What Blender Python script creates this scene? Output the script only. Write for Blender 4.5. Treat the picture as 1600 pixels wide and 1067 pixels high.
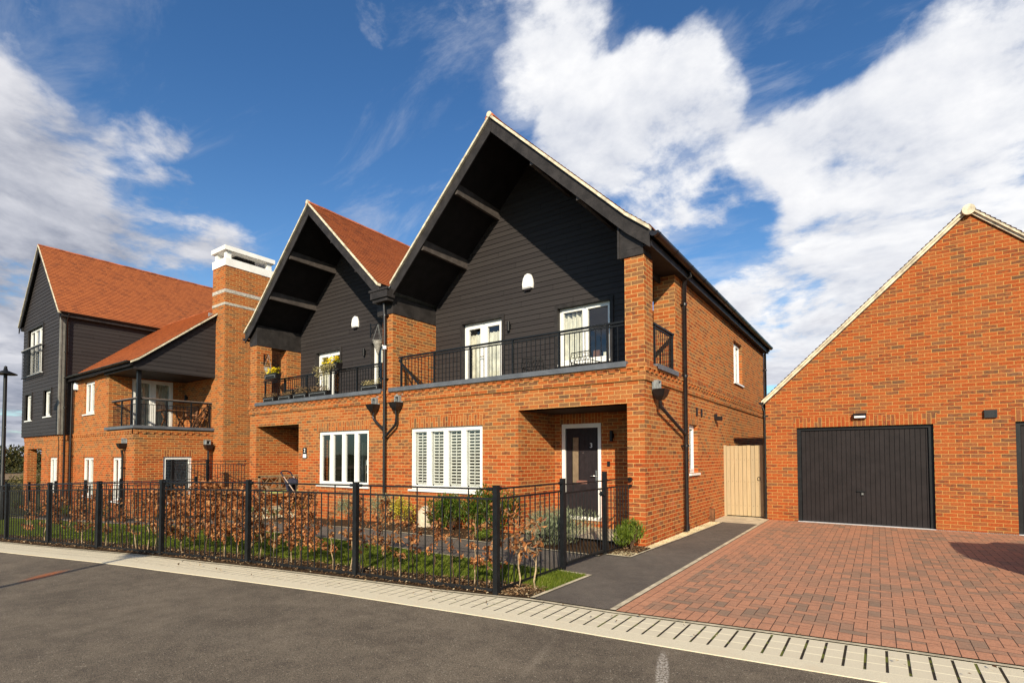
import bpy, math, random
import numpy as np
from mathutils import Vector, Matrix
R=random.Random(7)
for o in list(bpy.data.objects): bpy.data.objects.remove(o)
sc=bpy.context.scene; COL=sc.collection
# ---------------------------------------------------------------- camera
CF,CY,PIT,ROL,YAW,CH,CD,CXX=809.51,687.16,.0311,-.0022,.6146,1.5526,8.4623,3.2089
fw=Vector((-math.sin(YAW)*math.cos(PIT),math.cos(YAW)*math.cos(PIT),math.sin(PIT)))
rt=Vector((math.cos(YAW),math.sin(YAW),0)); up=rt.cross(fw)
r2=rt*math.cos(ROL)+up*math.sin(ROL); u2=-rt*math.sin(ROL)+up*math.cos(ROL)
cd=bpy.data.cameras.new('camera'); cam=bpy.data.objects.new('camera',cd); COL.objects.link(cam)
M=Matrix((r2,u2,-fw)).transposed().to_4x4(); M.translation=Vector((CXX,-CD,CH)); cam.matrix_world=M
cd.sensor_width=36; cd.lens=36*CF/1600; cd.shift_y=(CY-533.5)/1600; cd.clip_start=.05; cd.clip_end=3000
sc.camera=cam
# ---------------------------------------------------------------- light
EL=math.radians(25.2); SX,SY=.61,-1.0
sdir=Vector((SX,SY,math.hypot(SX,SY)*math.tan(EL))).normalized()      # towards the sun
sd=bpy.data.lights.new('sun','SUN'); sd.energy=4.9; sd.angle=math.radians(.53); sd.color=(1,.88,.67)
so=bpy.data.objects.new('sun',sd); COL.objects.link(so); so.rotation_euler=sdir.to_track_quat('Z','Y').to_euler(); so.location=(20,-30,25)
sc.view_settings.view_transform='Standard'; sc.view_settings.look='None'; sc.view_settings.exposure=.43; sc.view_settings.gamma=1
w=bpy.data.worlds.new('World'); sc.world=w; w.use_nodes=True
class NT:
    def __init__(s,t): s.t=t; s.n=t.nodes; s.l=t.links
    def N(s,ty,**k):
        n=s.n.new(ty)
        for a,b in k.items(): setattr(n,a,b)
        return n
    def put(s,sock,v):
        if isinstance(v,bpy.types.NodeSocket): s.l.new(v,sock)
        elif v is not None: sock.default_value=v
    def m(s,op,a,b=None,c=None,clamp=False):
        n=s.N('ShaderNodeMath',operation=op,use_clamp=clamp); s.put(n.inputs[0],a)
        if b is not None: s.put(n.inputs[1],b)
        if c is not None: s.put(n.inputs[2],c)
        return n.outputs[0]
    def vm(s,op,a,b=None,out=0):
        n=s.N('ShaderNodeVectorMath',operation=op); s.put(n.inputs[0],a)
        if b is not None: s.put(n.inputs[1],b)
        return n.outputs[out]
    def mix(s,f,a,b,mode='MIX'):
        n=s.N('ShaderNodeMix',data_type='RGBA',blend_type=mode); s.put(n.inputs[0],f)
        s.put(n.inputs[6],a if not isinstance(a,tuple) else (*a[:3],1)); s.put(n.inputs[7],b if not isinstance(b,tuple) else (*b[:3],1))
        return n.outputs[2]
    def noise(s,v,sc,d=4,r=.55,dim='3D',dist=0):
        n=s.N('ShaderNodeTexNoise',noise_dimensions=dim); s.put(n.inputs['Vector'],v)
        n.inputs['Scale'].default_value=sc; n.inputs['Detail'].default_value=d; n.inputs['Roughness'].default_value=r; n.inputs['Distortion'].default_value=dist
        return n.outputs[0]
    def white(s,v):
        n=s.N('ShaderNodeTexWhiteNoise',noise_dimensions='3D'); s.put(n.inputs[0],v); return n.outputs[0]
    def xyz(s,x,y,z=0):
        n=s.N('ShaderNodeCombineXYZ'); s.put(n.inputs[0],x); s.put(n.inputs[1],y); s.put(n.inputs[2],z); return n.outputs[0]
    def sep(s,v):
        n=s.N('ShaderNodeSeparateXYZ'); s.put(n.inputs[0],v); return n.outputs
    def ss(s,v,a,b,c=0.,d=1.):
        n=s.N('ShaderNodeMapRange',interpolation_type='SMOOTHSTEP'); s.put(n.inputs[0],v)
        for i,q in enumerate((a,b,c,d)): n.inputs[i+1].default_value=q
        return n.outputs[0]
    def ramp(s,f,st,const=False):
        n=s.N('ShaderNodeValToRGB'); s.put(n.inputs[0],f); e=n.color_ramp.elements
        if const: n.color_ramp.interpolation='CONSTANT'
        while len(e)<len(st): e.new(.5)
        for i,(p,c) in enumerate(st): e[i].position=p; e[i].color=(*c,1)
        return n.outputs[0]
wt=NT(w.node_tree); wt.n.clear()
sky=wt.N('ShaderNodeTexSky',sky_type='NISHITA',sun_disc=False,sun_elevation=EL,sun_rotation=math.atan2(SX,SY),altitude=100,air_density=1.0,dust_density=.4,ozone_density=2.5)
dirv=wt.N('ShaderNodeTexCoord').outputs['Generated']
dirn=wt.vm('NORMALIZE',dirv); dx,dy,dz=wt.sep(dirn)
zc=wt.m('ADD',wt.m('MAXIMUM',dz,0.),.16)
pc=wt.xyz(wt.m('DIVIDE',dx,zc),wt.m('DIVIDE',dy,zc),0)
# cloud banks: (azimuth deg from +Y towards +X, elevation deg, radius deg, weight)
LOBES=[(-25.1, 31.6, 8, 1.25),(-21.0, 34.0, 6, 1.1),(-15.0, 33.1, 7, 1.1),(-17.1, 26.1, 10, 1.0),(-25.9, 25.3, 6, 0.7),(-6.7, 28.0, 9, 1.0),(-1.0, 25.6, 10, 1.05),(5.4, 26.0, 10, 1.1),(9.8, 27.4, 8, 1.0),(9.6, 20.1, 12, 1.1),(0.8, 18.5, 10, 1.1),(-9.8, 18.2, 10, 0.95),(-3.3, 11.4, 10, 1.0),(2.5, 15.0, 9, 1.0),(-12.9, 12.4, 8, 0.9),(-0.3, 33.2, 5, 0.75),(3.9, 32.6, 4, 0.5),(-30.0, 39.9, 6, 0.95),(-33.0, 36.8, 5, 0.85),(-27.9, 38.0, 4, 0.8),(-38.0, 41.0, 6, 0.55),(-49.4, 40.6, 3, 0.25),(-79.4, 28.7, 7, 0.6),(-75.8, 26.6, 4.5, 0.6),(-79.5, 19.0, 9, 0.95),(-75.2, 20.2, 6, 0.8),(-75.9, 15.0, 9, 1.0),(-79.4, 12.3, 9, 1.0),(-69.7, 19.5, 7, 0.85),(-66.1, 17.4, 6, 0.8),(-72.0, 16.4, 7, 1.0),(-77.7, 5.9, 10, 1.1),(-70.6, 27.6, 3.5, 0.55),(-80.6, 31.4, 5, 0.45),(-64.5, 14.8, 5, 0.7),(-51.9, 20.5, 4, 0.3),(-27.9, 41.0, 5, 0.5),(-11.5, 23.3, 4.2, -0.62),(-6.0, 35.7, 5.5, -0.7),(-1.2, 35.8, 5, -0.5),(-16.6, 18.4, 4, -0.4),(-76.3, 32.4, 5, -0.35),(-72.1, 31.4, 5, -0.4),(-69.3, 23.2, 4, -0.3),(90, 35, 30, 0.9),(140, 25, 30, 0.8),(180, 50, 30, 0.7),(-150, 30, 25, 0.7),(-110, 20, 20, 0.9),(60, 70, 20, 0.6)]
dens=None
warp=wt.noise(pc,.9,5,.6)
for az,el,rad,wgt in LOBES:
    a,e=math.radians(az),math.radians(el)
    c=(math.sin(a)*math.cos(e),math.cos(a)*math.cos(e),math.sin(e))
    d=wt.vm('DOT_PRODUCT',dirn,c,out=1)
    v=wt.m('MULTIPLY',wt.ss(d,math.cos(math.radians(rad*1.2)),.9995),wgt)
    dens=v if dens is None else wt.m('MAXIMUM',dens,v) if wgt>0 else wt.m('ADD',dens,v)
def fbm(off,d=10): return wt.m('ADD',wt.noise(wt.vm('ADD',pc,off),1.25,d,.60,dist=.35),wt.m('MULTIPLY',wt.m('SUBTRACT',wt.noise(wt.vm('ADD',pc,off),3.6,d,.62,dist=.2),.5),.45))
n1=fbm((0,0,0)); sh=fbm((.07,-.11,0),7)           # second sample towards the sun gives the cloud shading
dn=wt.m('ADD',dens,wt.m('MULTIPLY',wt.m('SUBTRACT',n1,.5),3.3))
cov=wt.m('MAXIMUM',wt.ss(dn,.46,.98),wt.m('MULTIPLY',wt.ss(wt.m('ADD',wt.m('MULTIPLY',wt.noise(wt.vm('MULTIPLY',pc,(.8,1.9,1)),1.7,8,.66,dist=.6),1.),wt.m('MULTIPLY',dens,.16)),.52,.80),.42)); thick=wt.ss(dn,.75,2.1)
shade=wt.m('ADD',wt.m('MULTIPLY',wt.m('SUBTRACT',n1,sh),3.4),.60,clamp=True)
azs=wt.ss(dx,-.93,-.50)       # clouds on the left are thicker and greyer
sunny=wt.mix(shade,(.56,.60,.70),(1.,1.,1.01)); grey=wt.mix(shade,(.30,.33,.42),(.80,.80,.84))
lowl=wt.m('MULTIPLY',wt.ss(dz,.42,.10),wt.ss(dz,-.02,.05)); grey=wt.mix(wt.m('MULTIPLY',lowl,wt.ss(wt.noise(pc,.9,4,.6),.40,.62)),grey,wt.mix(shade,(.17,.20,.28),(.50,.52,.60)))
sunny=wt.mix(wt.m('MULTIPLY',wt.m('MULTIPLY',wt.ss(dz,.62,.12),wt.ss(n1,.50,.66)),.85),sunny,(.50,.52,.61)); ccol=wt.mix(azs,grey,sunny); ccol=wt.mix(wt.m('MULTIPLY',thick,.55),ccol,wt.mix(azs,(.42,.45,.54),(.86,.87,.91)))
grad=wt.mix(wt.ss(dz,.02,.62),(1.36,1.18,1.08),(.74,.86,.98))
skyc=wt.mix(1.,wt.mix(1.,sky.outputs[0],(.62,.90,1.06),'MULTIPLY'),grad,'MULTIPLY')
b1=wt.N('ShaderNodeBackground'); wt.put(b1.inputs[0],skyc); b1.inputs[1].default_value=.100
b2=wt.N('ShaderNodeBackground'); wt.put(b2.inputs[0],ccol); b2.inputs[1].default_value=.76
mx=wt.N('ShaderNodeMixShader'); wt.put(mx.inputs[0],cov); wt.l.new(b1.outputs[0],mx.inputs[1]); wt.l.new(b2.outputs[0],mx.inputs[2])
wt.l.new(mx.outputs[0],wt.N('ShaderNodeOutputWorld').inputs[0])
# ---------------------------------------------------------------- materials
def mat(name,f=None,base=(.5,.5,.5),rough=.6,spec=.4,metal=0):
    m=bpy.data.materials.new(name); m.use_nodes=True; t=NT(m.node_tree); b=t.n['Principled BSDF']
    b.inputs['Base Color'].default_value=(*base,1); b.inputs['Roughness'].default_value=rough
    b.inputs['Specular IOR Level'].default_value=spec; b.inputs['Metallic'].default_value=metal
    if f: f(t,b)
    return m
def bump(t,b,h,dist,st=1.):
    n=t.N('ShaderNodeBump'); t.put(n.inputs['Height'],h); n.inputs['Distance'].default_value=dist; n.inputs['Strength'].default_value=st
    t.l.new(n.outputs[0],b.inputs['Normal'])
def UVn(t): return t.N('ShaderNodeUVMap').outputs[0]
def POS(t): return t.N('ShaderNodeNewGeometry').outputs['Position']
def RPI(t): return t.N('ShaderNodeNewGeometry').outputs['Random Per Island']
def wear(name,base,rough=.5,spec=.4,amt=.25,scale=6,metal=0,bm=.0,dark=None):
    def f(t,b):
        p=POS(t); n=t.noise(p,scale,5,.6); n2=t.noise(p,scale*9,3,.6)
        c2=dark or tuple(c*(1-amt*1.6) for c in base)
        t.put(b.inputs['Base Color'],t.mix(t.ss(t.m('ADD',t.m('MULTIPLY',n,.7),t.m('MULTIPLY',n2,.3)),.35,.68),c2,tuple(min(1,c*(1+amt*.3)) for c in base)))
        t.put(b.inputs['Roughness'],t.m('ADD',t.m('MULTIPLY',n2,.25),rough-.12))
        if bm: bump(t,b,n2,bm)
    return mat(name,f,base,rough,spec,metal)
def brickmat(name,stops,mortar,mort2,L=.225,H=.075,j=.010,redline=None,bright=1.):
    def f(t,b):
        uv=UVn(t)
        jn=t.N('ShaderNodeTexNoise'); t.put(jn.inputs[0],uv); jn.inputs['Scale'].default_value=26; jn.inputs['Detail'].default_value=2
        sv=t.N('ShaderNodeVectorMath',operation='SCALE'); t.put(sv.inputs[0],t.vm('SUBTRACT',jn.outputs[1],(.5,.5,.5))); sv.inputs[3].default_value=.006
        uv2=t.vm('ADD',uv,sv.outputs[0])
        u,v,_=t.sep(uv2)
        vr=t.m('DIVIDE',v,H); row=t.m('FLOOR',vr)
        ur=t.m('ADD',t.m('DIVIDE',u,L),t.m('MULTIPLY',t.m('MODULO',t.m('ABSOLUTE',row),2.),.5)); col=t.m('FLOOR',ur)
        fx=t.m('MULTIPLY',t.m('FRACT',ur),L); fy=t.m('MULTIPLY',t.m('FRACT',vr),H)
        ex=t.m('MINIMUM',fx,t.m('SUBTRACT',L,fx)); ey=t.m('MINIMUM',fy,t.m('SUBTRACT',H,fy))
        e=t.m('MINIMUM',ex,ey)
        mk=t.ss(e,j*.5-.0015,j*.5+.0025)          # 1 = brick
        wn=t.N('ShaderNodeTexWhiteNoise',noise_dimensions='3D'); t.put(wn.inputs[0],t.xyz(col,row,0))
        rnd=wn.outputs[0]; rc=t.sep(wn.outputs[1])
        big=t.noise(POS(t),.55,3,.6)
        idx=t.m('ADD',rnd,t.m('MULTIPLY',t.m('SUBTRACT',big,.5),.5),clamp=True)
        c=t.ramp(idx,stops)
        fine=t.noise(t.vm('ADD',uv,t.xyz(t.m('MULTIPLY',rnd,37.),0,0)),34,5,.65); stre=t.noise(t.vm('MULTIPLY',t.vm('ADD',uv,t.xyz(t.m('MULTIPLY',rnd,17.),0,0)),(9,34,1)),1.,3,.6)
        dk=t.m('MULTIPLY',t.m('GREATER_THAN',rc[1],t.m('SUBTRACT',1.12,t.m('MULTIPLY',t.noise(POS(t),.45,3,.6),.78))),t.ss(stre,.36,.62))
        c=t.mix(t.m('MULTIPLY',dk,.72),c,(.085,.05,.034))
        c=t.mix(t.ss(fine,.25,.8),t.mix(1.,c,(.72,.68,.66),'MULTIPLY'),t.mix(1.,c,(1.22,1.2,1.15),'MULTIPLY'))
        if redline is not None:
            pz=t.sep(POS(t))[2]; k=t.ss(t.m('ADD',pz,t.m('MULTIPLY',rc[2],.12)),redline,redline+.1)
            c=t.mix(k,t.mix(1.,c,(1.06,.80,.72),'MULTIPLY'),c)
        mo=t.mix(t.noise(uv,7,4,.6),mortar,mort2)
        o=t.mix(mk,mo,c)
        st=t.ss(t.noise(POS(t),1.1,6,.7),.6,.8)       # pale salts and rain marks
        o=t.mix(t.m('MULTIPLY',st,.20),o,(.55,.40,.28))
        pz2=t.sep(POS(t))[2]; dampn=t.noise(POS(t),1.6,5,.65); dm=t.m('MULTIPLY',t.ss(pz2,.62,.0),t.ss(dampn,.35,.7)); o=t.mix(t.m('MULTIPLY',dm,.5),o,t.mix(1.,o,(.62,.60,.56),'MULTIPLY'))
        rs=t.noise(t.vm('MULTIPLY',POS(t),(5,5,.35)),1.,4,.6); o=t.mix(t.m('MULTIPLY',t.ss(rs,.56,.78),.30),o,t.mix(1.,o,(.60,.62,.62),'MULTIPLY'))
        t.put(b.inputs['Base Color'],o); t.put(b.inputs['Roughness'],.9); b.inputs['Specular IOR Level'].default_value=.15
        bump(t,b,t.m('ADD',mk,t.m('MULTIPLY',fine,.35)),.006,.7)
    return mat(name,f)
S1=[(0,(.33,.082,.022)),(.35,(.385,.113,.031)),(.62,(.38,.134,.042)),(.82,(.32,.128,.048)),(1,(.20,.105,.05))]
S2=[(0,(.31,.070,.020)),(.45,(.355,.090,.025)),(.75,(.30,.094,.032)),(1,(.17,.085,.045))]
BR=brickmat('house_brick',S1,(.52,.29,.095),(.56,.34,.14),redline=1.62)
BG=brickmat('garage_brick',S2,(.47,.235,.062),(.43,.26,.10))
def tilef(t,b):
    u,v,_=t.sep(UVn(t)); vr=t.m('DIVIDE',v,.1); row=t.m('FLOOR',vr); ur=t.m('ADD',t.m('DIVIDE',u,.165),t.m('MULTIPLY',t.m('MODULO',t.m('ABSOLUTE',row),2.),.5)); col=t.m('FLOOR',ur)
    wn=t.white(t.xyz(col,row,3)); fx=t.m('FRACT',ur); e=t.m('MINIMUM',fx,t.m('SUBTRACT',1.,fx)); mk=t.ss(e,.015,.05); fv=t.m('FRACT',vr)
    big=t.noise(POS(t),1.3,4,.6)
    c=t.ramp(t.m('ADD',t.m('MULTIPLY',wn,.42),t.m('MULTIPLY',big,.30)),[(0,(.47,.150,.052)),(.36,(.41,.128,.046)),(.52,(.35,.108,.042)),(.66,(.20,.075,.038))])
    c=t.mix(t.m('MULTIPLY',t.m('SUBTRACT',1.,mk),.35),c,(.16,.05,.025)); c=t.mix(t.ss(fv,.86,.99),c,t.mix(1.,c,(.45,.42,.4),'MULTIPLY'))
    c=t.mix(t.noise(UVn(t),60,3,.7),t.mix(1.,c,(.85,.82,.8),'MULTIPLY'),c)
    t.put(b.inputs['Base Color'],c); b.inputs['Roughness'].default_value=.85; bump(t,b,mk,.004,.6)
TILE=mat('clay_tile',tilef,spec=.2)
def cladf(t,b):
    u,v,_=t.sep(UVn(t)); row=t.m('FLOOR',t.m('DIVIDE',v,.12)); g=t.noise(t.vm('MULTIPLY',UVn(t),(2.2,46,1)),1.,5,.65); wn=t.white(t.xyz(row,t.m('FLOOR',t.m('DIVIDE',t.m('ADD',u,t.m('MULTIPLY',row,1.37)),3.6)),1))
    c=t.mix(g,(.019,.016,.017),(.040,.035,.035)); c=t.mix(t.m('MULTIPLY',wn,.35),c,(.050,.044,.043)); jx=t.m('ABSOLUTE',t.m('SUBTRACT',t.m('FRACT',t.m('DIVIDE',t.m('ADD',u,t.m('MULTIPLY',row,1.37)),3.6)),.5)); c=t.mix(t.ss(jx,.4985,.4992),c,(.006,.005,.005)); d=t.ss(t.noise(POS(t),2.2,6,.7),.62,.85); c=t.mix(t.m('MULTIPLY',d,.25),c,(.12,.11,.10))
    t.put(b.inputs['Base Color'],c); t.put(b.inputs['Roughness'],t.m('ADD',t.m('MULTIPLY',g,.2),.50)); bump(t,b,g,.0022,.6)
CLAD=mat('black_weatherboard',cladf,spec=.18)
BLK=wear('black_painted_wood',(.036,.032,.032),.55,.2,.3,5)
SOF=wear('black_soffit',(.014,.012,.013),.7,.2,.3,4)
MET=wear('black_powder_coated_steel',(.010,.011,.013),.45,.3,.3,8)
PLA=wear('black_plastic_pipe',(.013,.011,.012),.33,.5,.3,8)
COP=wear('grey_coping_metal',(.115,.125,.145),.45,.5,.2,4)
GREYM=wear('grey_metal_outlet',(.26,.28,.29),.5,.5,.3,18)
CRM=wear('cream_verge_mortar',(.74,.66,.50),.9,.15,.3,7,bm=.002)
WHT=wear('white_window_frame',(.80,.80,.78),.35,.5,.06,3)
WREN=wear('white_render',(.84,.83,.80),.8,.2,.08,3)
CUR=wear('pale_curtain',(.80,.78,.70),.9,.1,.2,5)
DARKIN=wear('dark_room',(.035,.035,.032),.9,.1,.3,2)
ROOMW=wear('dim_room_wall',(.20,.20,.17),.9,.1,.3,2)
DOOR=wear('charcoal_front_door',(.024,.019,.022),.5,.22,.2,9)
CHR=mat('polished_steel',base=(.6,.58,.55),rough=.25,metal=1)
COPR=mat('copper_letter_plate',base=(.72,.42,.33),rough=.35,metal=.9)
PLW=mat('white_plastic',base=(.85,.85,.84),rough=.35)
def glassf(t,b):
    out=t.n['Material Output']; fr=t.N('ShaderNodeFresnel'); fr.inputs[0].default_value=1.5
    gl=t.N('ShaderNodeBsdfGlossy'); gl.inputs['Roughness'].default_value=.01; gl.inputs[0].default_value=(.95,.97,1,1)
    nz=t.N('ShaderNodeBump'); t.put(nz.inputs['Height'],t.noise(POS(t),1.4,2,.5)); nz.inputs['Distance'].default_value=.01; nz.inputs['Strength'].default_value=.35; t.l.new(nz.outputs[0],gl.inputs['Normal'])
    tr=t.N('ShaderNodeBsdfTransparent'); tr.inputs[0].default_value=(.93,.95,.93,1); mx=t.N('ShaderNodeMixShader')
    t.put(mx.inputs[0],t.m('ADD',t.m('MULTIPLY',fr.outputs[0],1.3),.03,clamp=True)); t.l.new(tr.outputs[0],mx.inputs[1]); t.l.new(gl.outputs[0],mx.inputs[2]); t.l.new(mx.outputs[0],out.inputs[0])
GLS=mat('window_glass',glassf)
def plankf(t,b):
    p=POS(t); g=t.noise(t.vm('MULTIPLY',p,(30,30,2.2)),1.,5,.65); r=RPI(t); c=t.mix(g,(.30,.21,.11),(.60,.46,.28)); c=t.mix(t.m('MULTIPLY',r,.8),c,(.36,.29,.19)); k=t.ss(t.noise(t.vm('MULTIPLY',p,(9,9,3)),1.,2,.5),.70,.76); c=t.mix(t.m('MULTIPLY',k,.6),c,(.22,.12,.06))
    t.put(b.inputs['Base Color'],c); b.inputs['Roughness'].default_value=.85; bump(t,b,g,.003,.5)
WOOD=mat('pale_weathered_timber',plankf,spec=.2)
TEAK=wear('brown_garden_timber',(.24,.105,.045),.6,.3,.4,9)
OLDW=wear('weathered_bench_timber',(.30,.20,.12),.75,.2,.4,12)
def asph(c1,c2,spk,sc=1.,patch=None,bmp=.006):
    def f(t,b):
        p=POS(t); f1=t.noise(p,190*sc,2,.7); f2=t.noise(p,60*sc,3,.7); big=t.noise(p,.7,5,.65); mid=t.noise(p,5,5,.7)
        c=t.mix(t.ss(t.m('ADD',t.m('MULTIPLY',big,.55),t.m('MULTIPLY',mid,.45)),.36,.64),c1,c2)
        c=t.mix(t.ss(f1,.34,.64),t.mix(1.,c,(.34,.34,.35),'MULTIPLY'),t.mix(1.,c,(1.7,1.68,1.62),'MULTIPLY'))
        v=t.N('ShaderNodeTexVoronoi'); t.put(v.inputs['Vector'],p); v.inputs['Scale'].default_value=95*sc; vr=t.sep(v.outputs[1])[0]
        sp=t.m('MULTIPLY',t.m('GREATER_THAN',vr,.955),t.ss(v.outputs[0],.55,.3)); c=t.mix(t.m('MULTIPLY',sp,.75),c,spk)
        d=t.m('MULTIPLY',t.ss(mid,.55,.78),t.ss(big,.42,.62)); c=t.mix(t.m('MULTIPLY',d,.25),c,(.24,.19,.14))
        if patch: c=patch(t,p,c,f2)
        t.put(b.inputs['Base Color'],c); b.inputs['Roughness'].default_value=.85; b.inputs['Specular IOR Level'].default_value=.25
        bump(t,b,t.m('ADD',f1,t.m('MULTIPLY',f2,.8)),bmp,.9)
    return f
def blob(t,p,c,x,y,ax,ay,rot,r0=.6,r1=1.):
    q=t.vm('SUBTRACT',p,(x,y,0)); qx,qy,_=t.sep(q); ca,sa=math.cos(rot),math.sin(rot)
    a=t.m('DIVIDE',t.m('ADD',t.m('MULTIPLY',qx,ca),t.m('MULTIPLY',qy,sa)),ax); d=t.m('DIVIDE',t.m('SUBTRACT',t.m('MULTIPLY',qy,ca),t.m('MULTIPLY',qx,sa)),ay)
    return t.ss(t.m('SQRT',t.m('ADD',t.m('MULTIPLY',a,a),t.m('MULTIPLY',d,d))),r1,r0)
def roadpatch(t,p,c,f2):
    k=blob(t,p,c,-5.95,-6.35,.16,.5,.75,.2,1.); c=t.mix(t.m('MULTIPLY',k,t.m('MULTIPLY',t.ss(f2,.30,.6),1.)),c,(.46,.13,.04))
    # worn chalky joint lines in the tarmac
    for x,y,l,a in ((1.92,-4.78,.52,1.888),):
        k=blob(t,p,c,x,y,l,.055,a,.6,1.); c=t.mix(t.m('MULTIPLY',k,t.ss(f2,.40,.60)),c,(.50,.45,.39))
    for x,y,l,w_,a,s in ((1.04,-5.05,.55,.06,1.82,.9),(.7,-5.9,.5,.05,2.2,.6),(-1.5,-6.2,1.8,.35,.25,.35),(-4.5,-7.3,1.6,.3,.3,.35),(.2,-6.6,1.2,.3,-.2,.3),(1.6,-6.3,1.3,.5,.1,.4)):
        k=blob(t,p,c,x,y,l,w_,a,.1,1.); c=t.mix(t.m('MULTIPLY',k,t.m('MULTIPLY',t.ss(f2,.42,.62),s)),c,(.30,.25,.19))
    return c
ROAD=mat('road_asphalt',asph((.108,.088,.069),(.178,.146,.112),(.46,.40,.31),1.,roadpatch,.008))
PATHM=mat('path_tarmac',asph((.092,.079,.070),(.135,.116,.100),(.24,.23,.22),1.3,None,.003))
def kerbf(t,b):
    p=POS(t); n=t.noise(p,120,3,.7); m2=t.noise(p,3,5,.65); c=t.mix(n,(.50,.43,.30),(.88,.80,.62)); c=t.mix(t.ss(m2,.5,.75),c,(.68,.58,.42)); 
    t.put(b.inputs['Base Color'],c); b.inputs['Roughness'].default_value=.9; bump(t,b,n,.004,.6)
KERB=mat('cream_kerb_concrete',kerbf,spec=.15)
def setf(t,b):
    u,v,_=t.sep(UVn(t)); P_=.135; ur=t.m('DIVIDE',u,P_); fu=t.m('MULTIPLY',t.m('FRACT',ur),P_); col=t.m('FLOOR',ur)
    wide=t.ss(u,20.5,23.6,.0048,.0088)       # joints open up towards the drive
    e=t.m('MINIMUM',fu,t.m('SUBTRACT',P_,fu)); jt=t.m('SUBTRACT',1.,t.ss(t.m('SUBTRACT',e,wide),-.002,.002))
    nj=t.noise(POS(t),14,3,.6); vin=t.m('MULTIPLY',t.ss(v,.005,.02),t.ss(v,.425,.41)); jt=t.m('MULTIPLY',jt,vin)
    jt=t.m('MULTIPLY',jt,t.m('ADD',t.ss(nj,.30,.44),t.ss(u,21.,23.),clamp=True))
    st=t.m('ABSOLUTE',t.m('SUBTRACT',t.m('FRACT',t.m('DIVIDE',v,.1433)),.5)); gv=t.ss(st,.435,.475)
    wn=t.white(t.xyz(col,t.m('FLOOR',t.m('DIVIDE',v,.1433)),1)); n=t.noise(POS(t),140,3,.7)
    c=t.mix(n,(.54,.47,.34),(.82,.74,.57)); c=t.mix(t.m('MULTIPLY',wn,.20),c,(.56,.48,.35)); c=t.mix(t.m('MULTIPLY',gv,.75),c,(.96,.87,.62))
    dirt=t.ss(t.noise(POS(t),2.6,5,.7),.55,.8); c=t.mix(t.m('MULTIPLY',dirt,.35),c,(.36,.30,.20))
    gr=t.mix(t.ss(t.noise(POS(t),6,2,.5),.5,.6),(.035,.028,.02),(.12,.13,.025)); c=t.mix(jt,c,gr)
    t.put(b.inputs['Base Color'],c); b.inputs['Roughness'].default_value=.9; bump(t,b,t.m('SUBTRACT',t.m('MULTIPLY',n,.2),jt),.008,.9)
SETT=mat('cream_setts',setf,spec=.15)
def paver(L2):
    def f(t,b):
        uv=UVn(t); u,v,_=t.sep(uv)
        if L2:   # running bond edging
            ur=t.m('DIVIDE',u,.1); vr=t.m('DIVIDE',v,.2); i=t.m('FLOOR',ur); vr=t.m('ADD',vr,t.m('MULTIPLY',i,.5 if L2==1 else 0.)); j_=t.m('FLOOR',vr)
            fx=t.m('MULTIPLY',t.m('FRACT',ur),.1); fy=t.m('MULTIPLY',t.m('FRACT',vr),.2)
            e=t.m('MINIMUM',t.m('MINIMUM',fx,t.m('SUBTRACT',.1,fx)),t.m('MINIMUM',fy,t.m('SUBTRACT',.2,fy))); idn=t.xyz(i,j_,0)
        else:
            a=t.m('DIVIDE',u,.1); c_=t.m('DIVIDE',v,.1); i=t.m('FLOOR',a); j_=t.m('FLOOR',c_); fx=t.m('FRACT',a); fy=t.m('FRACT',c_)
            d=t.m('FLOORED_MODULO',t.m('SUBTRACT',i,j_),4.)
            is0=t.m('LESS_THAN',d,.5); is3=t.m('GREATER_THAN',d,2.5); is1=t.m('COMPARE',d,1.,.5); is2=t.m('COMPARE',d,2.,.5)
            el=t.m('ADD',fx,is1); er=t.m('ADD',t.m('SUBTRACT',1.,fx),is0); eb=t.m('ADD',fy,is2); et=t.m('ADD',t.m('SUBTRACT',1.,fy),is3)
            e=t.m('MULTIPLY',t.m('MINIMUM',t.m('MINIMUM',el,er),t.m('MINIMUM',eb,et)),.1)
            # brick id: left cell / upper cell
            idn=t.xyz(t.m('SUBTRACT',i,is1),t.m('ADD',j_,is3),t.m('ADD',is2,is3))
        j=.0026
        mk=t.ss(e,j-.0018,j+.0022); wn=t.N('ShaderNodeTexWhiteNoise',noise_dimensions='3D'); t.put(wn.inputs[0],idn); r=wn.outputs[0]
        n=t.noise(POS(t),70,4,.7); big=t.noise(POS(t),.9,4,.6)
        k=t.m('ADD',t.m('MULTIPLY',r,.62),t.m('MULTIPLY',big,.5)) if not L2 else t.m('MULTIPLY',r,.45)
        c=t.ramp(k,[(0,(.54,.25,.145)),(.42,(.49,.23,.135)),(.68,(.38,.205,.13)),(.92,(.24,.17,.12))])
        c=t.mix(t.m('MULTIPLY',t.ss(t.noise(t.vm('ADD',uv,t.vm('MULTIPLY',wn.outputs[1],(9,9,9))),11,3,.6),.55,.75),.5),c,(.19,.125,.095))
        c=t.mix(t.ss(n,.3,.7),t.mix(1.,c,(.78,.76,.75),'MULTIPLY'),t.mix(1.,c,(1.16,1.18,1.2),'MULTIPLY'))
        dust=t.ss(t.noise(POS(t),1.7,5,.7),.5,.8); c=t.mix(t.m('ADD',t.m('MULTIPLY',dust,.30),.10),c,(.46,.30,.21))
        jc=t.mix(t.noise(POS(t),3,3,.6),(.028,.022,.018),(.10,.06,.04)); c=t.mix(mk,jc,c)
        t.put(b.inputs['Base Color'],c); t.put(b.inputs['Roughness'],t.m('ADD',t.m('MULTIPLY',n,.2),.62)); b.inputs['Specular IOR Level'].default_value=.3
        bump(t,b,t.m('ADD',mk,t.m('MULTIPLY',n,.15)),.006,.8)
    return f
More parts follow.
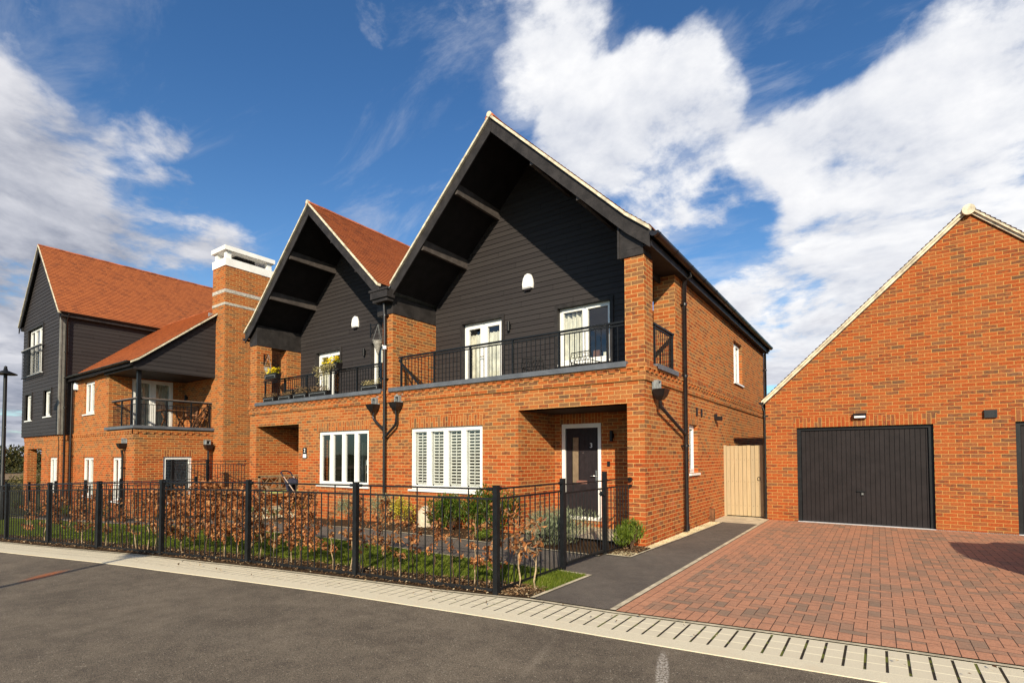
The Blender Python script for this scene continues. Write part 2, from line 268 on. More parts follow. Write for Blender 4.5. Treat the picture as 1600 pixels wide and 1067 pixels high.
PAV=mat('red_block_paving',paver(0)); PAVE=mat('red_block_edging',paver(1)); PAVF=mat('red_block_front_course',paver(2))
def soilf(t,b):
    p=POS(t); n=t.noise(p,35,6,.75); n2=t.noise(p,9,4,.6); c=t.mix(n,(.022,.013,.008),(.13,.078,.042)); c=t.mix(t.m('MULTIPLY',t.ss(n2,.5,.8),.5),c,(.20,.125,.07))
    t.put(b.inputs['Base Color'],c); b.inputs['Roughness'].default_value=.95; bump(t,b,n,.05,1.)
SOIL=mat('bark_mulch',soilf,spec=.1)
def turff(t,b):
    p=POS(t); n=t.noise(p,40,5,.7); n2=t.noise(p,2,4,.6); c=t.mix(n,(.04,.065,.006),(.13,.18,.018)); c=t.mix(t.m('MULTIPLY',n2,.4),c,(.15,.17,.02)); t.put(b.inputs['Base Color'],c); b.inputs['Roughness'].default_value=.95; bump(t,b,n,.03,1.)
TURF=mat('lawn_turf',turff,spec=.1)
def fieldf(a,c2):
    def f(t,b):
        p=POS(t); n=t.noise(p,.25,6,.7); n2=t.noise(p,6,4,.7); c=t.mix(n,a,c2); t.put(b.inputs['Base Color'],t.mix(n2,t.mix(1.,c,(.8,.8,.8),'MULTIPLY'),c)); b.inputs['Roughness'].default_value=.95; bump(t,b,n2,.1,.8)
    return f
FIELD=mat('bare_field_earth',fieldf((.22,.15,.09),(.34,.24,.15)),spec=.1)
MEAD=mat('rough_grass',fieldf((.05,.06,.02),(.13,.12,.05)),spec=.1)
def leafm(name,stops,rough=.5,trans=.3,spec=.3):
    def f(t,b):
        c=t.ramp(RPI(t),stops); c=t.mix(t.ss(t.noise(POS(t),1.7,4,.6),.35,.65),t.mix(1.,c,(.70,.72,.66),'MULTIPLY'),t.mix(1.,c,(1.12,1.08,1.0),'MULTIPLY')); c=t.mix(t.noise(POS(t),30,2,.6),t.mix(1.,c,(.75,.75,.75),'MULTIPLY'),c)
        t.put(b.inputs['Base Color'],c); b.inputs['Roughness'].default_value=rough
        out=t.n['Material Output']; tl=t.N('ShaderNodeBsdfTranslucent'); t.put(tl.inputs[0],c); mx=t.N('ShaderNodeMixShader'); mx.inputs[0].default_value=trans
        t.l.new(b.outputs[0],mx.inputs[1]); t.l.new(tl.outputs[0],mx.inputs[2]); t.l.new(mx.outputs[0],out.inputs[0])
    return mat(name,f,spec=spec)
LB=leafm('dry_beech_leaf',[(0,(.17,.06,.024)),(.3,(.38,.135,.05)),(.65,(.58,.24,.09)),(1,(.78,.43,.20))],.5,.4)
LG=leafm('laurel_leaf',[(0,(.025,.055,.008)),(.5,(.07,.13,.014)),(.85,(.14,.20,.022)),(1,(.20,.10,.03))],.38)
LL=leafm('fresh_green_leaf',[(0,(.07,.12,.012)),(.5,(.14,.20,.02)),(1,(.25,.31,.045))],.45)
LY=leafm('yellow_variegated_leaf',[(0,(.12,.15,.015)),(.35,(.55,.46,.04)),(1,(.80,.68,.12))],.5)
LS=leafm('silver_green_leaf',[(0,(.12,.14,.075)),(.5,(.26,.30,.18)),(1,(.46,.50,.34))],.75,.2)
LH=leafm('hedge_leaf',[(0,(.03,.035,.012)),(.5,(.075,.075,.025)),(1,(.15,.12,.05))],.8,.15,.1)
LR=leafm('rough_scrub_leaf',[(0,(.06,.055,.02)),(.5,(.15,.13,.05)),(1,(.26,.22,.10))],.8,.15,.1)
GRS=leafm('grass_blade',[(0,(.07,.11,.008)),(.5,(.15,.21,.016)),(.9,(.24,.31,.03)),(1,(.42,.38,.12))],.55,.35)
TWIG=wear('pale_twig_bark',(.46,.34,.21),.8,.2,.4,25)
TWIGD=wear('dark_twig_bark',(.14,.085,.055),.8,.2,.4,25)
STRAW=leafm('straw_trailing_leaf',[(0,(.25,.20,.08)),(.5,(.50,.43,.20)),(1,(.70,.63,.36))],.7)
PETY=leafm('yellow_petal',[(0,(.75,.50,.01)),(1,(.95,.80,.03))],.5,.3)
DRY=leafm('dry_plant_stem',[(0,(.14,.08,.045)),(.5,(.30,.19,.10)),(1,(.45,.34,.2))],.8)
PEB=leafm('golden_pebble',[(0,(.40,.30,.17)),(.5,(.62,.50,.31)),(1,(.82,.74,.56))],.8,0.)
LIT=leafm('leaf_litter',[(0,(.06,.035,.02)),(.5,(.20,.11,.055)),(.85,(.36,.22,.12)),(1,(.6,.5,.36))],.85,.05)
WICK=wear('grey_wicker',(.38,.36,.32),.8,.2,.4,30)
SLAB=wear('cream_paving_slab',(.66,.57,.41),.9,.15,.25,5,bm=.002)
STONE=wear('pale_boulder_stone',(.66,.56,.42),.9,.15,.2,9,bm=.004)
# ---------------------------------------------------------------- mesh helpers
class F:
    def __init__(s,o,u,n): s.o=Vector(o); s.u=Vector(u); s.n=Vector(n)
    def __call__(s,a,d,z): return s.o+s.u*a+s.n*d+Vector((0,0,z))
def FY(y): return F((0,y,0),(1,0,0),(0,-1,0))      # wall facing the road, a = world X
def FX(x): return F((x,0,0),(0,1,0),(1,0,0))       # wall facing +X, a = world Y
class MB:
    def __init__(s): s.v=[]; s.f=[]; s.uv=[]; s.sm=[]
    def face(s,pts,uv=None,smooth=False):
        i=len(s.v); s.v+=[tuple(p) for p in pts]; s.f.append(tuple(range(i,i+len(pts))))
        if uv is None:
            a,b,c=Vector(pts[0]),Vector(pts[1]),Vector(pts[2]); n=(b-a).cross(c-b)
            if n.length<1e-12 and len(pts)>3: n=(c-b).cross(Vector(pts[3])-c)
            ax,ay,az=abs(n.x),abs(n.y),abs(n.z)
            if ay>=ax and ay>=az: uv=[(p[0],p[2]) for p in pts]
            elif ax>=az: uv=[(p[1],p[2]) for p in pts]
            else: uv=[(p[0],p[1]) for p in pts]
        s.uv+=list(uv); s.sm.append(smooth)
    def hexa(s,p):   # p[0..3] bottom loop, p[4..7] top loop
        for q in ((3,2,1,0),(4,5,6,7),(0,1,5,4),(1,2,6,5),(2,3,7,6),(3,0,4,7)): s.face([p[k] for k in q])
    def box(s,x0,x1,y0,y1,z0,z1): s.hexa([(x0,y0,z0),(x1,y0,z0),(x1,y1,z0),(x0,y1,z0),(x0,y0,z1),(x1,y0,z1),(x1,y1,z1),(x0,y1,z1)])
    def fbox(s,f,a0,a1,d0,d1,z0,z1): s.hexa([f(a0,d1,z0),f(a1,d1,z0),f(a1,d0,z0),f(a0,d0,z0),f(a0,d1,z1),f(a1,d1,z1),f(a1,d0,z1),f(a0,d0,z1)])
    def beam(s,p,q,w,h,upv=(0,0,1)):
        p=Vector(p);q=Vector(q);d=(q-p).normalized();sd_=d.cross(Vector(upv))
        if sd_.length<1e-6: sd_=d.cross(Vector((1,0,0)))
        sd_.normalize(); u=sd_.cross(d); a=sd_*w/2; b=u*h/2
        s.hexa([p-a-b,p+a-b,q+a-b,q-a-b,p-a+b,p+a+b,q+a+b,q-a+b])
    def tube(s,pts,r,n=8,cap=True,smooth=True):
        pts=[Vector(p) for p in pts]; rs=r if isinstance(r,(list,tuple)) else [r]*len(pts); rings=[]
        for i,p in enumerate(pts):
            d=(pts[min(i+1,len(pts)-1)]-pts[max(i-1,0)]).normalized(); a=d.cross(Vector((0,0,1)))
            if a.length<.05: a=d.cross(Vector((0,1,0)))
            a.normalize(); b=a.cross(d); rings.append([p+(a*math.cos(t*2*math.pi/n)+b*math.sin(t*2*math.pi/n))*rs[i] for t in range(n)])
        base=len(s.v)
        for rg in rings: s.v+=[tuple(p) for p in rg]
        for i in range(len(rings)-1):
            for k in range(n):
                a=base+i*n+k; b=base+i*n+(k+1)%n; s.f.append((a,b,b+n,a+n)); s.uv+=[(k/n,i),((k+1)/n,i),((k+1)/n,i+1),(k/n,i+1)]; s.sm.append(smooth)
        if cap:
            for rg in (rings[0],rings[-1]): s.face(rg)
    def lathe(s,c,prof,n=16,smooth=True):
        base=len(s.v); c=Vector(c)
        for r,z in prof: s.v+=[tuple(c+Vector((r*math.cos(t*2*math.pi/n),r*math.sin(t*2*math.pi/n),z))) for t in range(n)]
        for i in range(len(prof)-1):
            for k in range(n):
                a=base+i*n+k; b=base+i*n+(k+1)%n; s.f.append((a,b,b+n,a+n)); s.uv+=[(0,0),(1,0),(1,1),(0,1)]; s.sm.append(smooth)
    def prism(s,f,poly,d0,d1):   # poly = [(a,z)...] in wall frame
        s.face([f(a,d1,z) for a,z in poly]); s.face([f(a,d0,z) for a,z in reversed(poly)])
        for i in range(len(poly)):
            (a,z),(b,y)=poly[i],poly[(i+1)%len(poly)]; s.face([f(a,d0,z),f(b,d0,y),f(b,d1,y),f(a,d1,z)])
    def leaf(s,p,d,n,l,w,fold=.25):
        d=d.normalized(); sd_=d.cross(n)
        if sd_.length<1e-4: sd_=Vector((1,0,0))
        sd_.normalize(); n=sd_.cross(d); i=len(s.v); m=p+d*l*.5
        s.v+=[tuple(p),tuple(m+sd_*w/2+n*w*fold),tuple(p+d*l),tuple(m-sd_*w/2+n*w*fold)]
        s.f+=[(i,i+1,i+2),(i,i+2,i+3)]; s.uv+=[(0,0)]*6; s.sm+=[False,False]
    def build(s,name,mt,parent=None,kind=None,smooth=None):
        me=bpy.data.meshes.new(name); me.from_pydata(s.v,[],s.f); o=bpy.data.objects.new(name,me); COL.objects.link(o)
        ul=me.uv_layers.new(name='UVMap'); ul.data.foreach_set('uv',np.array(s.uv,dtype=np.float32).ravel())
        me.polygons.foreach_set('use_smooth',s.sm); me.materials.append(mt)
        if parent is not None:
            o.parent=parent; r=parent
            while r.parent: r=r.parent
            if r.get('_w',0): o.location=-Vector(r.location) if parent is r else (0,0,0)
        if kind: o['kind']=kind
        me.update(); return o
def T(name,label,cat,loc=(0,0,0),group=None,world=True,rz=0):
    o=bpy.data.objects.new(name,None); COL.objects.link(o); o.location=loc; o.rotation_euler=(0,0,rz); o.empty_display_size=.2
    o['label']=label; o['category']=cat
    if group: o['group']=group
    if world: o['_w']=1
    ALL.append(o); return o
ALL=[]
def tag(o,label,cat,group=None):
    o['label']=label; o['category']=cat
    if group: o['group']=group
    return o
def copytree(o,parent=None):
    c=o.copy(); COL.objects.link(c); c.parent=parent
    for ch in [x for x in KIDS.get(o.name,[])]: copytree(ch,c)
    return c
KIDS={}
def reg(root):
    for o in root.children_recursive: KIDS.setdefault(o.parent.name,[]); (o in KIDS[o.parent.name]) or KIDS[o.parent.name].append(o)
def B(name,mt,parent,fn,kind=None):
    m=MB(); fn(m); return m.build(name,mt,parent,kind)
def panel(m,f,a0,a1,z0,z1,holes=(),t=.28,sold=(),d=0.,back=True,edges='lrtb'):
    A=sorted({a0,a1,*[x for h in holes for x in h[:2]],*[x for h in sold for x in h[:2]]}); Z=sorted({z0,z1,*[x for h in holes for x in h[2:]],*[x for h in sold for x in h[2:]]})
    A=[a for a in A if a0<=a<=a1]; Z=[z for z in Z if z0<=z<=z1]
    ins=lambda a,z,h:h[0]<a<h[1] and h[2]<z<h[3]
    for i in range(len(A)-1):
        for j in range(len(Z)-1):
            ca,cz=(A[i]+A[i+1])/2,(Z[j]+Z[j+1])/2
            if any(ins(ca,cz,h) for h in holes): continue
            q=[(A[i],Z[j]),(A[i+1],Z[j]),(A[i+1],Z[j+1]),(A[i],Z[j+1])]; uv=None
            sl=[h for h in sold if ins(ca,cz,h)]
            if sl: uv=[(z-sl[0][2],a) for a,z in q]
            m.face([f(a,d,z) for a,z in q],uv)
            if back: m.face([f(a,d-t,z) for a,z in reversed(q)])
    def rev(p,q): m.face([f(p[0],d,p[1]),f(q[0],d,q[1]),f(q[0],d-t,q[1]),f(p[0],d-t,p[1])])
    for h in holes:
        rev((h[0],h[2]),(h[0],h[3])); rev((h[1],h[3]),(h[1],h[2]))
        rev((h[0],h[3]),(h[1],h[3]))
        if h[2]>z0+1e-4: rev((h[1],h[2]),(h[0],h[2]))
    if 'l' in edges: rev((a0,z1),(a0,z0))
    if 'r' in edges: rev((a1,z0),(a1,z1))
    if 't' in edges: rev((a1,z1),(a0,z1))
    if 'b' in edges: rev((a0,z0),(a1,z0))
def boards(m,f,lr,z0,z1,holes=(),pitch=.12,d0=.0,zs=0.):
    ks=math.floor((z0-zs)/pitch); Z={z0,z1}
    z=zs+ks*pitch
    while z<z1:
        if z>z0: Z.add(z)
        z+=pitch
    for h in holes: Z|={q for q in h[2:] if z0<q<z1}
    Z=sorted(Z)
    for za,zb in zip(Z[:-1],Z[1:]):
        if zb-za<1e-5: continue
        zm=(za+zb)/2; k=math.floor((zm-zs)/pitch); zb0=zs+k*pitch
        da=d0+.004+.014*(1-(za-zb0)/pitch); db=d0+.004+.014*(1-(zb-zb0)/pitch)
        l0,r0=lr(za); l1,r1=lr(zb); segs=[(0,1)]
        if r0-l0<1e-3: continue
        iv=[]; cur=None
        hs=sorted([h for h in holes if h[2]<zm<h[3]])
        st=('L',None); pieces=[]; left=None
        for h in hs+[None]:
            if h is None: pieces.append((left,None))
            else: pieces.append((left,h[0])); left=h[1]
        for a,b in pieces:
            p0=l0 if a is None else a; p1=l1 if a is None else a; q0=r0 if b is None else b; q1=r1 if b is None else b
            if q0-p0<1e-3 or q1-p1<-1e-3: continue
            m.face([f(p0,da,za),f(q0,da,za),f(q1,db,zb),f(p1,db,zb)])
            if abs(za-zb0)<1e-5: m.face([f(p0,d0,za),f(q0,d0,za),f(q0,da,za),f(p0,da,za)])
def window(par,f,a0,a1,z0,z1,lights,d=-.06,sill=True,fr=.055,mul=.05,name='window',inner=None,sm=None,sash=.038,sillmat=None,transom=None):
    """white casement: frame > panes; lights = relative widths"""
    m=MB(); m.fbox(f,a0,a1,d-.07,d,z1-fr,z1); m.fbox(f,a0,a1,d-.07,d,z0,z0+fr); m.fbox(f,a0,a0+fr,d-.07,d,z0+fr,z1-fr); m.fbox(f,a1-fr,a1,d-.07,d,z0+fr,z1-fr)
    tot=sum(lights); W=a1-a0-2*fr-mul*(len(lights)-1); x=a0+fr; panes=[]
    for i,l in enumerate(lights):
        w_=W*l/tot; panes.append((x,x+w_)); x+=w_
        if i<len(lights)-1: m.fbox(f,x,x+mul,d-.07,d+.001,z0+fr,z1-fr); x+=mul
    fo=m.build(name,WHT,par)
    ms=MB(); mp=MB()
    for (p,q) in panes:
        b,c=z0+fr,z1-fr
        for (x0,x1,y0,y1) in ((p,q,c-sash,c),(p,q,b,b+sash),(p,p+sash,b+sash,c-sash),(q-sash,q,b+sash,c-sash)): ms.fbox(f,x0,x1,d-.055,d+.014,y0,y1)
        if transom: ms.fbox(f,p+sash,q-sash,d-.055,d+.012,transom-.02,transom+.02)
        mp.face([f(p+sash,d-.03,b+sash),f(q-sash,d-.03,b+sash),f(q-sash,d-.03,c-sash),f(p+sash,d-.03,c-sash)])
    ms.build('sash',WHT,fo); mp.build('pane',GLS,fo)
    if sill: B('sill',sillmat or WHT,fo,lambda k:k.fbox(f,a0-.04,a1+.04,d-.02,max(.045,d+.05),z0-.045,z0-.002))
    # room behind
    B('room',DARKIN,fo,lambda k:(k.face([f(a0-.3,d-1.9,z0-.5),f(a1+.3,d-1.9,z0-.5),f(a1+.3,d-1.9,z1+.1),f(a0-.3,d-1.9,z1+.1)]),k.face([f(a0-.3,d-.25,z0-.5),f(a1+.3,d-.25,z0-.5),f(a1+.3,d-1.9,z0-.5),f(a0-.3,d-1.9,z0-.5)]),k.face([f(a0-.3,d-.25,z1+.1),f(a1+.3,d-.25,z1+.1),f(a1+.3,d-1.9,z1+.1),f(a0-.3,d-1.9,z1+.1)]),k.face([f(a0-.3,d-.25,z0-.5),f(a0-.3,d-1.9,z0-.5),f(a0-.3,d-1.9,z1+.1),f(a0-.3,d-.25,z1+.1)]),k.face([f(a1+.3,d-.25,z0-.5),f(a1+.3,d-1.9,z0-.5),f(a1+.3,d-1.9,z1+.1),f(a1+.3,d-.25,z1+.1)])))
    return fo,panes
def slats(par,f,p0,p1,z0,z1,d,pitch=.062,w=.055,tilt=.5,name='shutter',stile=.03):
    m=MB(); m.fbox(f,p0,p0+stile,d-.025,d,z0,z1); m.fbox(f,p1-stile,p1,d-.025,d,z0,z1); m.fbox(f,p0,p1,d-.025,d,z0,z0+.05); m.fbox(f,p0,p1,d-.025,d,z1-.05,z1)
    z=z0+.07
    while z<z1-.07:
        c,s_=math.cos(tilt)*w/2,math.sin(tilt)*w/2
        m.face([f(p0+stile,d-.012+c,z-s_),f(p1-stile,d-.012+c,z-s_),f(p1-stile,d-.012-c,z+s_),f(p0+stile,d-.012-c,z+s_)]); z+=pitch
    c=(p0+p1)/2; m.fbox(f,c-.008,c+.008,d+.012,d+.022,z0+.06,z1-.06)
    return m.build(name,WHT,par)
def curtain(par,f,a0,a1,z0,z1,d,amp=.035,wl=.11,name='curtain'):
    m=MB(); n=max(8,int((a1-a0)/wl*8)); P=[(a0+(a1-a0)*i/n,d+amp*math.sin((a0+(a1-a0)*i/n)/wl*6.283)+.01*math.sin(i*.37)) for i in range(n+1)]
    for (a,x),(b,y) in zip(P[:-1],P[1:]): m.face([f(a,x,z0),f(b,y,z0),f(b,y,z1),f(a,x,z1)],smooth=True)
    return m.build(name,CUR,par)
def surround(par,f,a0,a1,z0,z1,w=.07,d=.05,bottom=False):
    def g(m):
        m.fbox(f,a0-w,a0,-.08,d,z0,z1+w); m.fbox(f,a1,a1+w,-.08,d,z0,z1+w); m.fbox(f,a0,a1,-.08,d,z1,z1+w)
    return B('window_surround',BLK,par,g)
def slope(m,prof,y0,y1,flip,thick=.018,gauge=.1,axis='Y'):
    """tile courses: prof [(x,z)] ridge -> eave along X (or Y), running y0..y1"""
    L=[0]
    for (a,b),(c,d) in zip(prof[:-1],prof[1:]): L.append(L[-1]+math.hypot(c-a,d-b))
    def at(s):
        s=min(max(s,0),L[-1])
        for i in range(len(L)-1):
            if s<=L[i+1]+1e-9:
                t=(s-L[i])/(L[i+1]-L[i]); p=prof[i]; q=prof[i+1]; dx_,dz_=(q[0]-p[0]),(q[1]-p[1]); l=math.hypot(dx_,dz_)
                return p[0]+dx_*t,p[1]+dz_*t,abs(dz_)/l*0+(-dz_/l if dx_>0 else dz_/l),abs(dx_)/l
    n=int(math.ceil(L[-1]/gauge)); 
    P=(lambda x,y,z:(x,y,z)) if axis=='Y' else (lambda x,y,z:(y,x,z))
    for i in range(n):
        s0=L[-1]-i*gauge; s1=max(L[-1]-(i+1)*gauge,0)    # eave upwards
        x0,z0,nx0,nz0=at(s0-1e-6); x1,z1,nx1,nz1=at(s1+1e-6)
        sg=1 if (prof[-1][0]>prof[0][0]) else -1
        nx,nz=sg*abs(z0-z1)/max(1e-9,math.hypot(x0-x1,z0-z1)),abs(x0-x1)/max(1e-9,math.hypot(x0-x1,z0-z1))
        a=(x0+nx*thick,z0+nz*thick); b=(x1,z1); v0,v1=i*gauge+.001,(i+1)*gauge-.001
        m.face([P(a[0],y0,a[1]),P(a[0],y1,a[1]),P(b[0],y1,b[1]),P(b[0],y0,b[1])],[(y0,v0),(y1,v0),(y1,v1),(y0,v1)])
        m.face([P(x0,y0,z0),P(x0,y1,z0),P(a[0],y1,a[1]),P(a[0],y0,a[1])],[(y0,v0),(y1,v0),(y1,v0+.004),(y0,v0+.004)])
def profile_slab(m,prof,y0,y1,dz0,dz1,axis='Y'):
    P=(lambda x,y,z:(x,y,z)) if axis=='Y' else (lambda x,y,z:(y,x,z))
    for (a,b),(c,d) in zip(prof[:-1],prof[1:]):
        m.hexa([P(a,y0,b+dz0),P(c,y0,d+dz0),P(c,y1,d+dz0),P(a,y1,b+dz0),P(a,y0,b+dz1),P(c,y0,d+dz1),P(c,y1,d+dz1),P(a,y1,b+dz1)])
def ridge(par,p,q,r=.115,seg=.42,name='ridge_tile'):
    m=MB(); p=Vector(p); q=Vector(q); n=max(1,int((q-p).length/seg)); d=(q-p)/n; sd_=d.normalized().cross(Vector((0,0,1)))
    for i in range(n):
        a=p+d*i+d.normalized()*.004; b=p+d*(i+1)-d.normalized()*.004; k=8; R0=r+.006*(i%2)
        ra=[[c+sd_*math.cos(t*math.pi/k)*R0+Vector((0,0,math.sin(t*math.pi/k)*R0*.8-.07)) for t in range(k+1)] for c in (a,b)]
        for t in range(k): m.face([ra[0][t],ra[0][t+1],ra[1][t+1],ra[1][t]],smooth=True)
        m.face(ra[0]); m.face(ra[1])
    return m.build(name,TILE2,par)
TILE2=wear('ridge_tile_clay',(.46,.13,.055),.85,.2,.35,4)
def gutter(par,p,q,r=.06,side=None,name='gutter'):
    def g(m):
        P0=Vector(p);Q0=Vector(q); d=(Q0-P0); s_=d.normalized().cross(Vector((0,0,1))); n=8
        prof=[(math.cos(t*math.pi/n),-math.sin(t*math.pi/n)) for t in range(n+1)]
        for rr in (r,r-.006):
            for (a,b),(c,e) in zip(prof[:-1],prof[1:]): m.face([P0+s_*a*rr+Vector((0,0,b*rr)),Q0+s_*a*rr+Vector((0,0,b*rr)),Q0+s_*c*rr+Vector((0,0,e*rr)),P0+s_*c*rr+Vector((0,0,e*rr))],smooth=True)
        m.face([P0+s_*a*r+Vector((0,0,b*r)) for a,b in prof]); m.face([Q0+s_*a*r+Vector((0,0,b*r)) for a,b in prof])
        k=int(d.length/.9)
        for i in range(k+1):
            c=P0+d*((i+.12)/(k+.3)); e=d.normalized()*.022
            for (a,b),(c2,e2) in zip(prof[:-1],prof[1:]): m.face([c-e+s_*a*(r+.009)+Vector((0,0,b*(r+.009))),c+e+s_*a*(r+.009)+Vector((0,0,b*(r+.009))),c+e+s_*c2*(r+.009)+Vector((0,0,e2*(r+.009))),c-e+s_*c2*(r+.009)+Vector((0,0,e2*(r+.009)))],smooth=True)
    return B(name,PLA,par,g)
def pipe(par,pts,r=.036,clips=(),n=(0,-1,0),shoe=True,name='downpipe'):
    def g(m):
        m.tube(pts,r,12)
        nn=Vector(n); 
        for c in clips:
            c=Vector(c); m.tube([c-Vector((0,0,.022)),c+Vector((0,0,.022))],r+.012,12); m.beam(c-nn*(r+.0),c-nn*.09,.10,.035)
        if shoe:
            p=Vector(pts[-1]); m.tube([p+Vector((0,0,.10)),p],r+.011,12)
    return B(name,PLA,par,g)
def hopper(par,f,a,z,outlet=True):
    o=B('hopper',PLA,par,lambda m:(m.hexa([f(a-.10,.20,z),f(a+.10,.20,z),f(a+.10,.02,z),f(a-.10,.02,z),f(a-.14,.235,z+.12),f(a+.14,.235,z+.12),f(a+.14,.015,z+.12),f(a-.14,.015,z+.12)]),
      m.hexa([f(a-.05,.15,z-.07),f(a+.05,.15,z-.07),f(a+.05,.05,z-.07),f(a-.05,.05,z-.07),f(a-.10,.20,z),f(a+.10,.20,z),f(a+.10,.02,z),f(a-.10,.02,z)])))
    def g(m):
        m.fbox(f,a-.12,a+.12,.004,.014,z+.09,z+.33)
        for (x0,x1,y0,y1) in ((a-.075,a-.05,z+.12,z+.28),(a+.05,a+.075,z+.12,z+.28),(a-.05,a+.05,z+.255,z+.28),(a-.05,a+.05,z+.12,z+.14)): m.fbox(f,x0,x1,.014,.10,y0,y1)
    B('outlet',GREYM,o,g); B('outlet_hole',SOF,o,lambda m:m.fbox(f,a-.05,a+.05,.014,.03,z+.14,z+.255)); return o
def text(par,s_,f,a,z,size,d,mt,name='house_number',th=.004,align='CENTER'):
    cu=bpy.data.curves.new('t','FONT'); cu.body=s_; cu.size=size; cu.extrude=th; cu.align_x=align; cu.align_y='CENTER'
    to=bpy.data.objects.new('t',cu); COL.objects.link(to); bpy.context.view_layer.update(); me=bpy.data.meshes.new_from_object(to); bpy.data.objects.remove(to)
    me.name=name
    for v in me.vertices: v.co=f(a+v.co.x,d+v.co.z,z+v.co.y)
    me.materials.clear(); me.materials.append(mt); o=bpy.data.objects.new(name,me); COL.objects.link(o); o.parent=par
    r=par
    while r.parent: r=r.parent
    if r.get('_w',0) and par is r: o.location=-Vector(r.location)
    return o
def railing(par,f,a0,a1,zb,zt,d,posts=(),pitch=.105,cap='flat',brace=None):
    def g(m):
        m.fbox(f,a0,a1,d-.03,d+.03,zt-.035,zt); m.fbox(f,a0,a1,d-.012,d+.012,zt-.085,zt-.06)
        x=a0+pitch
        while x<a1-.02: 
            m.fbox(f,x-.006,x+.006,d-.006,d+.006,zb,zt-.06); x+=pitch
        for p in posts: m.fbox(f,p-.018,p+.018,d-.022,d+.022,zb-.02,zt-.03)
        if brace: m.beam(f(brace[0],d+.02,zt-.08),f(brace[1],d+.02,zb+.03),.02,.045)
    return B('railing',MET,par,g)
def bell(par,f,a,z,s_=1.,name='alarm_box'):
    P_=[(-.13,-.15),(.13,-.15),(.14,-.05),(.115,.08),(.07,.155),(0,.18),(-.07,.155),(-.115,.08),(-.14,-.05)]
    def g(m):
        for (d0,k0),(d1,k1) in (((0,1.),(.06,.97)),((.06,.97),(.085,.80))):
            A_=[f(a+x*s_*k0,d0,z+y*s_*k0) for x,y in P_]; B_=[f(a+x*s_*k1,d1,z+y*s_*k1) for x,y in P_]
            for i in range(9): m.face([A_[i],A_[(i+1)%9],B_[(i+1)%9],B_[i]])
        m.face(B_)
    o=B(name,PLW,par,g); B('strobe_lens',DOOR,o,lambda m:m.fbox(f,a-.075*s_,a+.075*s_,.01,.07,z-.19*s_,z-.15*s_)); return o
def updown(par,f,a,z,name='wall_light'):
    return B(name,MET,par,lambda m:(m.tube([f(a,.07,z-.11),f(a,.07,z+.11)],.035,12),m.fbox(f,a-.035,a+.035,0,.05,z-.05,z+.05)))
SEAMU=[0]
def dentil(m,f,a0,a1,z,d=0.):
    """oversailing band with a dogtooth course"""
    m.fbox(f,a0,a1,d-.1,d+.015,z,z+.15)
    x=a0
    m.fbox(f,a0,a1,d-.1,d+.012,z+.15,z+.21)
    i=0
    while x<a1-.02:
        e=min(x+.1125,a1)
        if i%2==0: m.fbox(f,x,e,d+.012,d+.040,z+.15,z+.208)
        x+=.1125; i+=1
    m.fbox(f,a0,a1,d-.1,d+.040,z+.21,z+.285)
# ---------------------------------------------------------------- the ground
def gz(x):
    t=-5.5-x; g=.0185*(t+math.sqrt(t*t+1.5))
    return -min(g,.62) if x>-24 else -.62-.012*max(0,-40-x)*.25
def sheet(name,poly_fn,mt,dz,kind='structure',xs=None,uvf=None):
    """strip between two curves y0(x), y1(x), laid on the terrain"""
    m=MB()
    for a,b in zip(xs[:-1],xs[1:]):
        ya0,ya1=poly_fn(a); yb0,yb1=poly_fn(b); p=[(a,ya0,gz(a)+dz),(b,yb0,gz(b)+dz),(b,yb1,gz(b)+dz),(a,ya1,gz(a)+dz)]
        m.face(p,uvf(a,b,p) if uvf else [(q[0],q[1]) for q in p])
    return m.build(name,mt,None,kind)
def interp(T_,x):
    if x<=T_[0][0]: return T_[0][1]+(x-T_[0][0])*(T_[1][1]-T_[0][1])/(T_[1][0]-T_[0][0])
    for (a,b),(c,d) in zip(T_[:-1],T_[1:]):
        if x<=c: return b+(d-b)*(x-a)/(c-a)
    (a,b),(c,d)=T_[-2],T_[-1]; return d+(x-c)*(d-b)/(c-a)
KI=[(-60,-11.9),(-14,-6.0),(-9.5,-5.46),(-5.07,-4.83),(-2.8,-4.37),(-.83,-4.02),(.13,-3.77),(1.07,-3.68),(2.4,-3.45),(3.3,-3.325),(4.04,-3.24),(12,-2.32),(40,.9)]   # back of the setts
KO=[(-60,-12.62),(-14,-6.60),(-9.2,-6.02),(-4.9,-5.39),(-2.09,-4.82),(.36,-4.43),(1.78,-4.26),(2.84,-4.12),(4.4,-3.90),(12,-2.98),(40,.24)]            # road edge
ki=lambda x:interp(KI,x); ko=lambda x:interp(KO,x)
ku=lambda x:ko(x)+.19                                            # front of the setts, behind the flush kerb
XS=[-60,-45,-34,-26]+[-22+.5*i for i in range(80)]+[19,24,30,40]
m=MB()
gx=[-900,-400,-220,-140,-100,-80,-60,-45,-34,-26,-22,-18,-15,-12,-10,-8,-6,-4,0,6,12,20,40,90,300,900]; gy=[-900,-300,-100,-40,-16,-8,0,8,16,40,100,300,900]
def far(x,y):
    d=max(0,-x-60); return gz(x)-.10-.0*d+ (min(d,400)*.012 if d>0 else 0)
for a,b in zip(gx[:-1],gx[1:]):
    for c,d in zip(gy[:-1],gy[1:]): m.face([(a,c,far(a,c)),(b,c,far(b,c)),(b,d,far(b,d)),(a,d,far(a,d))])
m.build('ground',MEAD,None,'structure')
sheet('road',lambda x:(ko(x)-9.5,ko(x)),ROAD,0,xs=XS)
sheet('kerb',lambda x:(ko(x)-.0,ku(x)),KERB,.007,xs=XS,uvf=None)
m=MB()
